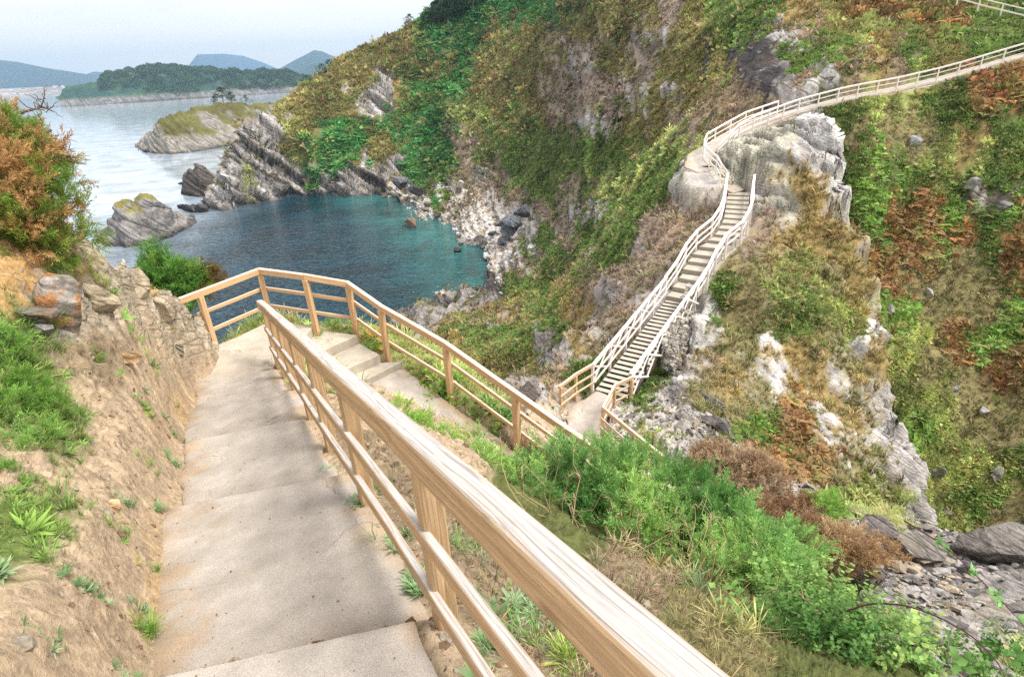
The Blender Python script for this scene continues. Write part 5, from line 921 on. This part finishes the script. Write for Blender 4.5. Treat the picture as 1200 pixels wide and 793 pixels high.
# arching bramble runners
def runner(path, leaves, label):
    P = np.array([U(*q) for q in path]); s = np.linspace(0, len(P)-1, 40); C_ = np.stack([np.interp(s, range(len(P)), P[:, k]) for k in range(3)], 1)
    for _ in range(4): C_[1:-1] = .25*C_[:-2]+.5*C_[1:-1]+.25*C_[2:]
    root = empty('bramble_runner', C_[0], label, 'bramble', 'arching bramble stems'); V, Q, _ = tube(C_, .006, .003); stem_m = bpy.data.materials.get('bramble stem') or mat('bramble stem')[0]; stem_m.node_tree.nodes['Principled BSDF'].inputs['Base Color'].default_value = (.11, .035, .045, 1)
    new_obj('stem', V-C_[0], Q, stem_m, root); pos = []; dr = []
    for t in leaves:
        i = int(t*39)
        for k in range(3): d = rdir(.2); pos.append(C_[i]); dr.append(d)
    lf = quads([((0, 0, .15), (0, 0, 1.), 1, .6, (1., 0, 0), .85, 1.2), ((0, 0, .1), (.8, 0, .5), .7, .45, (.5, 0, -.8), .85, 1.1), ((0, 0, .1), (-.8, 0, .5), .7, .45, (.5, 0, .8), .85, 1.1)])
    V, Fs, Cc = scatter(lf, np.array(pos), np.array(dr), rng.uniform(.035, .06, len(pos)), np.tile(alb(122, 164, 100), (len(pos), 1))*rng.uniform(.8, 1.2, (len(pos), 1))); new_obj('leaves', V-C_[0], Fs, leaf_m, root, col=Cc, smooth=False)
runner([(985, 718, 4.6), (1020, 706, 4.5), (1060, 708, 4.4), (1100, 722, 4.3), (1140, 745, 4.1), (1170, 775, 3.9), (1185, 810, 3.8)], [.1, .25], 'bare dark red bramble stem arching over the scree from the bramble patch')
runner([(1060, 610, 5.2), (1090, 628, 5.), (1120, 650, 4.8), (1150, 680, 4.6), (1180, 710, 4.4), (1210, 745, 4.2)], [.3, .35, .55, .58, .72, .78, .9, .95], 'dark red bramble stem with a few bright leaves at the right edge')
# dead branches of the tall bush
def dead_branch(pts, label):
    P = [U(*q) for q in pts]; root = empty('dead_branch', P[0], label, 'branch', 'bare twigs against the sea'); parts = []
    C_ = np.array(P); parts.append(tube(C_, .016, .006))
    for i in range(1, len(P)):
        for k in range(5): parts.append(limb(P[i], P[i]+rdir(.2)*tr_.uniform(.08, .26), .006, .002, 5, .5))
    V, Fs, _ = join(parts); new_obj('wood', V-P[0], Fs, bark_m, root)
dead_branch([(40, 165, 7.4), (55, 181, 7.4), (70, 185, 7.4), (80, 182, 7.4), (86, 190, 7.4)], 'crooked bare branch sticking out of the tall bush over the sea, lower one')
dead_branch([(24, 132, 7.5), (40, 128, 7.5), (48, 126, 7.5), (56, 128, 7.5)], 'short bare branch at the top of the tall bush')
dead_branch([(60, 152, 7.5), (52, 158, 7.5), (46, 166, 7.5)], 'thin hooked twig between the two bare branches')
# small plants
def plant(x, y, r, tm, n, size, cols, name, label, cat, group, spread=.08, up=.8, gz=True, m=None):
    p = on_near(x, y, r); z = p[2]; pos = np.stack([p[0]+rng.normal(size=n)*spread*.7, p[1]+rng.normal(size=n)*spread*.7, np.full(n, z)], 1); pos[:, 2] = f_near(pos[:, 0], pos[:, 1]); pos[:, 2] += z-float(np.median(pos[:, 2]))+.0
    t = np.array(cols)[rng.integers(0, len(cols), n)]*rng.uniform(.8, 1.2, (n, 1)); dirs = rng.normal(size=(n, 3))*.35+np.array([0, 0, up]); ti = rng.integers(0, len(tm), n)
    V, Fs, Cc = join([scatter(tm[j], pos[ti == j], dirs[ti == j], size*rng.uniform(.7, 1.2, (ti == j).sum()), t[ti == j]) for j in range(len(tm)) if (ti == j).any()]); b = np.array([p[0], p[1], z])
    o = new_obj(name, V-b, Fs, m or leaf_m, col=Cc, smooth=False); o.location = tuple(float(q) for q in b); tag(o, label, cat, group)
BG = [alb(98, 126, 82), alb(118, 144, 98), alb(144, 164, 126)]; GG = [alb(104, 146, 66), alb(124, 160, 80), alb(160, 170, 90)]
GP = 'weeds on the soil beside the path'
for x, y, r, tm, n, s, c, sp, nm, lab, cat in [
 (102, 692, 3.45, ROS, 18, .055, BG, .035, 'weed', 'round clump of small blue green leaves on the lower left soil', 'weed'), (62, 752, 3.0, ROS, 10, .055, BG, .05, 'weed', 'sprawling blue green weed in the bottom left', 'weed'), (168, 712, 3.35, ROS, 10, .045, [alb(120, 140, 110)], .03, 'weed', 'purplish grey weed just above the big grass tuft', 'weed'),
 (175, 742, 3.05, TUFT, 10, .12, GG, .03, 'grass_tuft', 'largest grass tuft at the path edge near the bottom', 'grass tuft'), (150, 592, 4.3, TUFT, 6, .10, BG, .03, 'grass_tuft', 'blue green grass tuft on the bank left of the path', 'grass tuft'), (190, 596, 4.35, TUFT+ROS, 7, .09, BG, .04, 'grass_tuft', 'leafy grass tuft at the path edge beside the first crack', 'grass tuft'), (130, 612, 4.1, TUFT, 6, .09, GG, .05, 'grass_tuft', 'yellowing grass tuft below the blue green one', 'grass tuft'),
 (175, 545, 4.9, TUFT, 6, .11, GG, .04, 'grass_tuft', 'pale green grass tuft high on the bank by the path', 'grass tuft'), (205, 540, 5.05, TUFT+ROS, 7, .11, BG, .05, 'grass_tuft', 'tall leafy tuft right at the path edge halfway up', 'grass tuft'), (165, 655, 3.7, ROS, 7, .05, GG, .05, 'weed', 'flat green weed on the soil above the round clump', 'weed'), (185, 668, 3.65, TUFT, 4, .06, GG, .03, 'grass_tuft', 'little bright grass tuft on the path edge', 'grass tuft'), (150, 790, 2.85, ROS+TUFT, 7, .07, BG, .05, 'weed', 'strappy weed at the bottom edge', 'weed'),
 (205, 505, 5.6, ROS, 10, .09, BG, .07, 'weed', 'grey green weed where the bank meets the path', 'weed'), (172, 478, 6.3, ROS, 8, .09, GG, .06, 'weed', 'small olive weed in the middle of the bare bank', 'weed'), (118, 420, 7.1, TUFT, 6, .13, GG, .05, 'grass_tuft', 'small tuft under the pale outcrop block', 'grass tuft'), (138, 350, 8., TUFT+ROS, 8, .18, GG, .08, 'grass_tuft', 'green tuft growing in the crack of the pale outcrop', 'grass tuft'), (95, 315, 7.6, TUFT, 12, .2, [alb(180, 150, 70), alb(140, 150, 70)], .1, 'grass_tuft', 'golden grass hanging beside the rust streaked slab', 'grass tuft'), (182, 345, 9.5, TUFT, 7, .16, [alb(190, 160, 84)], .06, 'grass_tuft', 'straw coloured tuft on the bank crest', 'grass tuft'), (178, 424, 8.5, TUFT+ROS, 7, .12, GG, .06, 'grass_tuft', 'low tuft on the soil near the landing', 'grass tuft'),
 (2, 672, 3.7, ROS, 5, .1, BG, .03, 'weed', 'broad leaved plant at the very left edge', 'weed')]:
    plant(x, y, r, tm, n, s, c, nm, lab, cat, GP, sp)
GR = 'weeds under the near handrail'
for x, y, r, tm, n, s, c, sp, nm, lab, cat in [(415, 595, 4.6, ROS, 9, .13, BG, .06, 'weed', 'strap leaved weed growing at the corner of the concrete beside the lower rail', 'weed'), (445, 570, 5., ROS+TUFT, 12, .12, BG, .12, 'weed', 'leafy weeds behind the rail beyond the first post', 'weed'), (385, 552, 5.4, ROS, 6, .09, BG, .05, 'weed', 'small weed in the notch of the concrete under the rails', 'weed'), (470, 625, 4.2, TUFT+ROS, 12, .13, BG, .12, 'grass_tuft', 'blue green grass behind the big post', 'grass tuft'), (560, 650, 4.1, TUFT, 16, .16, BG+GG, .16, 'grass_tuft', 'tall thin grass between post and top beam', 'grass tuft'), (600, 720, 3.6, TUFT+ROS, 18, .14, BG, .16, 'grass_tuft', 'dark green grass seen through the rails', 'grass tuft'), (650, 770, 3.2, TUFT, 16, .14, GG, .14, 'grass_tuft', 'bright grass under the beam at the bottom', 'grass tuft'), (570, 760, 3.2, ROS+TUFT, 14, .12, BG, .12, 'weed', 'weeds at the foot of the big post', 'weed'), (490, 690, 3.7, ROS, 10, .1, BG, .08, 'weed', 'weeds along the concrete edge before the big post', 'weed'), (820, 690, 5., TUFT, 9, .24, BG, .15, 'grass_tuft', 'long arching grass below the gorse', 'grass tuft'), (850, 740, 4.2, TUFT, 6, .22, [alb(130, 146, 80), alb(170, 164, 110)], .14, 'grass_tuft', 'pale arching grass beside the end of the beam', 'grass tuft'), (790, 670, 5.4, TUFT, 6, .2, [alb(190, 170, 120)], .15, 'grass_tuft', 'straw grass under the big gorse', 'grass tuft'),
 (320, 395, 10.8, TUFT+ROS, 16, .14, GG, .2, 'grass_tuft', 'green fringe of weeds behind the end of the near handrail', 'grass tuft'), (290, 385, 11.4, TUFT+ROS, 16, .16, GG, .2, 'grass_tuft', 'weeds beneath the left landing rail', 'grass tuft'), (350, 360, 11.8, TUFT, 22, .22, GG, .3, 'grass_tuft', 'tall grass on the cliff edge beyond the landing', 'grass tuft'), (400, 380, 12.2, TUFT, 20, .2, GG, .3, 'grass_tuft', 'grass on the cliff edge beyond the first steps', 'grass tuft'), (440, 400, 11.8, TUFT+ROS, 20, .2, GG+[alb(200, 150, 80)], .3, 'grass_tuft', 'grass with orange leaves on the cliff edge beyond the lower steps', 'grass tuft'), (480, 440, 10.9, ROS+TUFT, 12, .14, GG, .15, 'weed', 'weeds at the right end of the lowest step', 'weed'), (520, 480, 10., ROS+TUFT, 12, .14, BG, .15, 'weed', 'weeds at the foot of the flight handrail', 'weed'), (520, 450, 11.4, SMALLCLUMP, 30, .22, GB2, .35, 'weed', 'leafy bush top showing through the flight handrail', 'weed'), (580, 490, 10.6, SMALLCLUMP, 30, .2, GB1, .35, 'weed', 'green herbs beyond the third post of the flight handrail', 'weed')]:
    plant(x, y, r, tm, n, s, c, nm, lab, cat, GR, sp)
# dry flower stalks in front of the big gorse
def stalks():
    parts = []; b = U(700, 680, 5.6)
    for k in range(46):
        p = U(tr_.uniform(600, 860), tr_.uniform(640, 700), tr_.uniform(5.2, 6.)); z = gh(p[0], p[1]); s = np.array([p[0], p[1], z]); e = s+np.array([tr_.normal()*.22, tr_.normal()*.22, tr_.uniform(.3, .75)]); parts.append(limb(s, e, .005, .002, 6, .2))
        for q in range(4): parts.append(limb(e, e+rdir(.4)*tr_.uniform(.03, .1), .003, .001, 3, .1))
    V, Fs, _ = join(parts); o = new_obj('dry_stalks', V, Fs, straw_m); tag(o, 'pale dry stalks standing in front of the big gorse', None, None, 'stuff')
straw_m, nt_, b_ = mat('dry stalk'); b_.inputs['Base Color'].default_value = (*alb(196, 170, 130), 1); b_.inputs['Roughness'].default_value = .9
stalks()
# fallen twigs on the path
for i, (x, y, r, a, l, lab) in enumerate([(205, 636, 3.95, .3, .1, 'curled dark twig at the left edge of the path'), (275, 745, 3.1, -.5, .07, 'thin twig lying on the path near the bottom'), (290, 755, 3.02, .2, .05, 'brown curled leaf stalk on the path by the last step'), (60, 445, 5.9, .6, .3, 'whitish broken stick lying on the left bank')]):
    p = on_near(x, y, r)+np.array([0, 0, .02]); q = p+np.array([math.cos(a), math.sin(a)*.6, .05])*l; V, Q, _ = limb(p, q, .006, .003, 7, .25); o = new_obj('twig', V-p, Q, bark_m if i < 3 else straw_m); o.location = tuple(float(t) for t in p); tag(o, lab, 'twig', 'twigs lying on the ground')
# ---------------------------------------------------------------- trees
def pine(p, h, spread, label, group, cols, lean=0., dens=260, tall=.45, name='pine_tree'):
    p = np.array(p, float); root = empty(name, p, label, 'tree', group); top = np.array([lean*h, 0, h]); parts = [limb((0, 0, -.5), top*.95, h*.035, h*.01, 8, .08)]; L_ = []
    for k in range(9):
        z = h*(tall+(1-tall)*k/9); a = k*2.4+tr_.random(); w = spread*(1.1-.75*k/9)*tr_.uniform(.7, 1.15); e = np.array([math.cos(a)*w+lean*z, math.sin(a)*w, z+h*.05]); parts.append(limb((lean*z, 0, z-h*.08), e, h*.012, h*.004, 5, .1)); L_.append((*(e*np.array([.85, .85, 1])), w*.5+h*.05))
    L_.append((*top, h*.1)); V, Fs, _ = join(parts); new_obj('trunk', V, Fs, bark_m, root)
    L_ = np.array(L_); k = rng.integers(0, len(L_), dens); d = rng.normal(size=(dens, 3)); d /= np.linalg.norm(d, axis=1, keepdims=True); pos = L_[k, :3]+d*(L_[k, 3]*rng.uniform(.4, 1.05, dens))[:, None]*np.array([1, 1, .62]); t = np.array(cols)[rng.integers(0, len(cols), dens)]*rng.uniform(.7, 1.3, (dens, 1))
    V, Fs, Cc = scatter(SMALLCLUMP[0], pos, d*.5+np.array([0, 0, .6]), h*.085*rng.uniform(.6, 1.3, dens), t); new_obj('crown', V, Fs, leaf_m, root, col=Cc, smooth=False)
DG = [alb(52, 78, 52), alb(66, 92, 58), alb(44, 66, 50)]
def on_prom(x, y):   # nearest point of the outer promontory on that sight line
    qx, qy = project(opV); i = np.argmin((qx-x)**2+(qy-y)**2); return opV[i]
for x, y, h, s, lab in [(253, 124, 4.5, 2.2, 'small pine at the left of the clump on the outer promontory'), (262, 121.5, 7.5, 4., 'tallest pine of the clump crowning the outer promontory'), (272, 121.5, 5.5, 3., 'pine on the right of the clump on the outer promontory'), (289, 121.5, 4., 3., 'low rounded bush like tree right of the promontory pines')]:
    pine(on_prom(x, y), h*1.5, s*1.35, lab, 'trees on the outer promontory', DG, tall=.25)
def on_sky(x, back_=4.):
    V, n, ci, px, py, d, kp, rk = T['hill']; s = (np.abs(px-x) < 2.5) & (d > 150) & (V[:, 2] > 20); i = np.nonzero(s)[0]; return V[i[np.argmin(py[i])]]
for i, (x, h, s, lab) in enumerate([(499, 9, 4., 'dark conifer lowest in the row on the hill skyline'), (507, 12, 5, 'dark conifer second up the skyline row'), (514, 15, 5.5, 'tall dark conifer in the middle of the skyline row'), (522, 17, 6, 'tall conifer rising to the top edge of the picture'), (531, 17, 6, 'bushy conifer right of the tall one at the top edge'), (541, 15, 6, 'conifer cut by the top edge of the picture'), (552, 14, 6, 'last conifer of the skyline row at the top edge')]):
    yy = (33, 29, 27, 25, 20, 16, 12)[i]; pp_ = on_px('hill', x, yy); pine(pp_ if pp_ is not None else on_sky(x), h*.75, s*.9, lab, 'conifers on the hill skyline', DG, dens=420, tall=.12, name='conifer')
for x, h, s, lab in [(478, 5, 3., 'small round tree standing alone on the hill skyline'), (375, 4.5, 3, 'low dark bush on the skyline above the cliff'), (383, 4, 3, 'low bush right of the dark skyline bush'), (357, 3.5, 3, 'lowest bush on the skyline behind the cliff')]:
    pine(on_sky(x), h, s, lab, 'bushes on the hill skyline', DG, tall=.2, name='small_tree')
# wood on the far headland
def far_wood():
    n = hdN[:, 2]; px, py = project(hdV); s = (hdV[:, 2] > np.where(px > 170, 13, 34)) & (px > 118) & (n > .2) & (fbm(hdV*.006, 3) > -.4); idx = rng.choice(np.nonzero(s)[0], 5200); pos = hdV[idx]+np.array([0, 0, 3.]); va = 1+.5*fbm(pos*.02, 3); t = np.array(DG)[rng.integers(0, 3, len(idx))]*(va*rng.uniform(.8, 1.5, len(idx)))[:, None]
    V, Fs, Cc = scatter(CLUMP[0], pos, np.tile([0, 0, 1.], (len(idx), 1)), rng.uniform(9, 19, len(idx)), t); o = new_obj('wood', V, Fs, leaf_m, col=Cc, smooth=False); tag(o, 'dark wood covering the far headland', None, None, 'stuff')
far_wood()
qx, qy = project(hdV)
for x, y, h, lab in [(119, 95, 14, 'lone dark tree at the bare end of the far headland'), (137, 92, 11, 'small tree between the lone tree and the far wood')]:
    i = np.argmin((qx-x)**2+(qy-y)**2); pine(hdV[i], h, h*.55, lab, 'single trees on the far headland', DG, dens=160, tall=.1, name='broad_tree')
# ---------------------------------------------------------------- haze
def haze():
    R_ = 11000.; V = np.array([(x, y, z) for x in (-R_, R_) for y in (-300, R_) for z in (-12., 540.)], float)
    m = bpy.data.materials.new('haze'); m.use_nodes = True; nt = m.node_tree; nt.nodes.clear(); o_ = N(nt, 'ShaderNodeOutputMaterial'); v = N(nt, 'ShaderNodeVolumePrincipled'); v.inputs['Color'].default_value = (.5, .73, .96, 1); v.inputs['Density'].default_value = 1.25e-4; v.inputs['Anisotropy'].default_value = .3; L(nt, v.outputs[0], o_.inputs['Volume'])
    Fq = np.array([(0, 1, 3, 2), (4, 6, 7, 5), (0, 4, 5, 1), (2, 3, 7, 6), (0, 2, 6, 4), (1, 5, 7, 3)]); o = new_obj('haze', V, Fq, m, smooth=False); tag(o, 'pale sea haze', None, None, 'stuff')
haze()
# ---------------------------------------------------------------- camera, light, sky
def finish():
    sc = bpy.context.scene
    cam = bpy.data.cameras.new('camera'); co = bpy.data.objects.new('camera', cam); C.objects.link(co); sc.camera = co
    cam.sensor_width = 36; cam.lens = F/1200*36; cam.clip_start = .05; cam.clip_end = 60000
    from mathutils import Matrix
    M = Matrix(((rt[0], up[0], -fw[0], 0), (rt[1], up[1], -fw[1], 0), (rt[2], up[2], -fw[2], H), (0, 0, 0, 1))); co.matrix_world = M
    w = bpy.data.worlds.new('World'); sc.world = w; w.use_nodes = True; nt = w.node_tree; bg = nt.nodes['Background']
    el, azs = math.radians(60), math.radians(105)      # veiled sun high on the right
    sky = N(nt, 'ShaderNodeTexSky', sky_type='NISHITA', sun_disc=False, sun_elevation=el, sun_rotation=azs, air_density=1.2, dust_density=2.)
    tc = N(nt, 'ShaderNodeTexCoord'); sep = N(nt, 'ShaderNodeSeparateXYZ'); L(nt, tc.outputs['Generated'], sep.inputs[0])
    cl = noise(nt, mapping(nt, tc.outputs['Generated'], (1.2, 1.2, 7)), 2.2, 6, .55, .3)
    cc = mixc(nt, ramp(nt, cl, .35, .7), (8.2, 8.2, 8.6), (11.4, 11.0, 10.9))
    hz = mixc(nt, ramp(nt, sep.outputs['Z'], 0., .16), (11.4, 10.9, 10.8), cc)
    out = mixc(nt, .95, sky.outputs[0], hz); L(nt, out, bg.inputs[0]); bg.inputs[1].default_value = .092
    sun = bpy.data.lights.new('sun', 'SUN'); sun.energy = 3.2; sun.angle = math.radians(20); sun.color = (1, .95, .87); so = bpy.data.objects.new('sun', sun); C.objects.link(so)
    so.rotation_euler = (math.radians(90)-el, 0, math.pi-azs)
    sc.view_settings.view_transform = 'Standard'; sc.view_settings.look = 'None'; sc.view_settings.exposure = .66; sc.view_settings.gamma = 1
    sc.cycles.max_bounces = 6; sc.cycles.diffuse_bounces = 3; sc.cycles.glossy_bounces = 3; sc.cycles.transmission_bounces = 3; sc.cycles.caustics_reflective = False; sc.cycles.caustics_refractive = False
    sc.cycles.use_denoising = False; sc.cycles.use_adaptive_sampling = True; sc.cycles.adaptive_threshold = .012
finish()
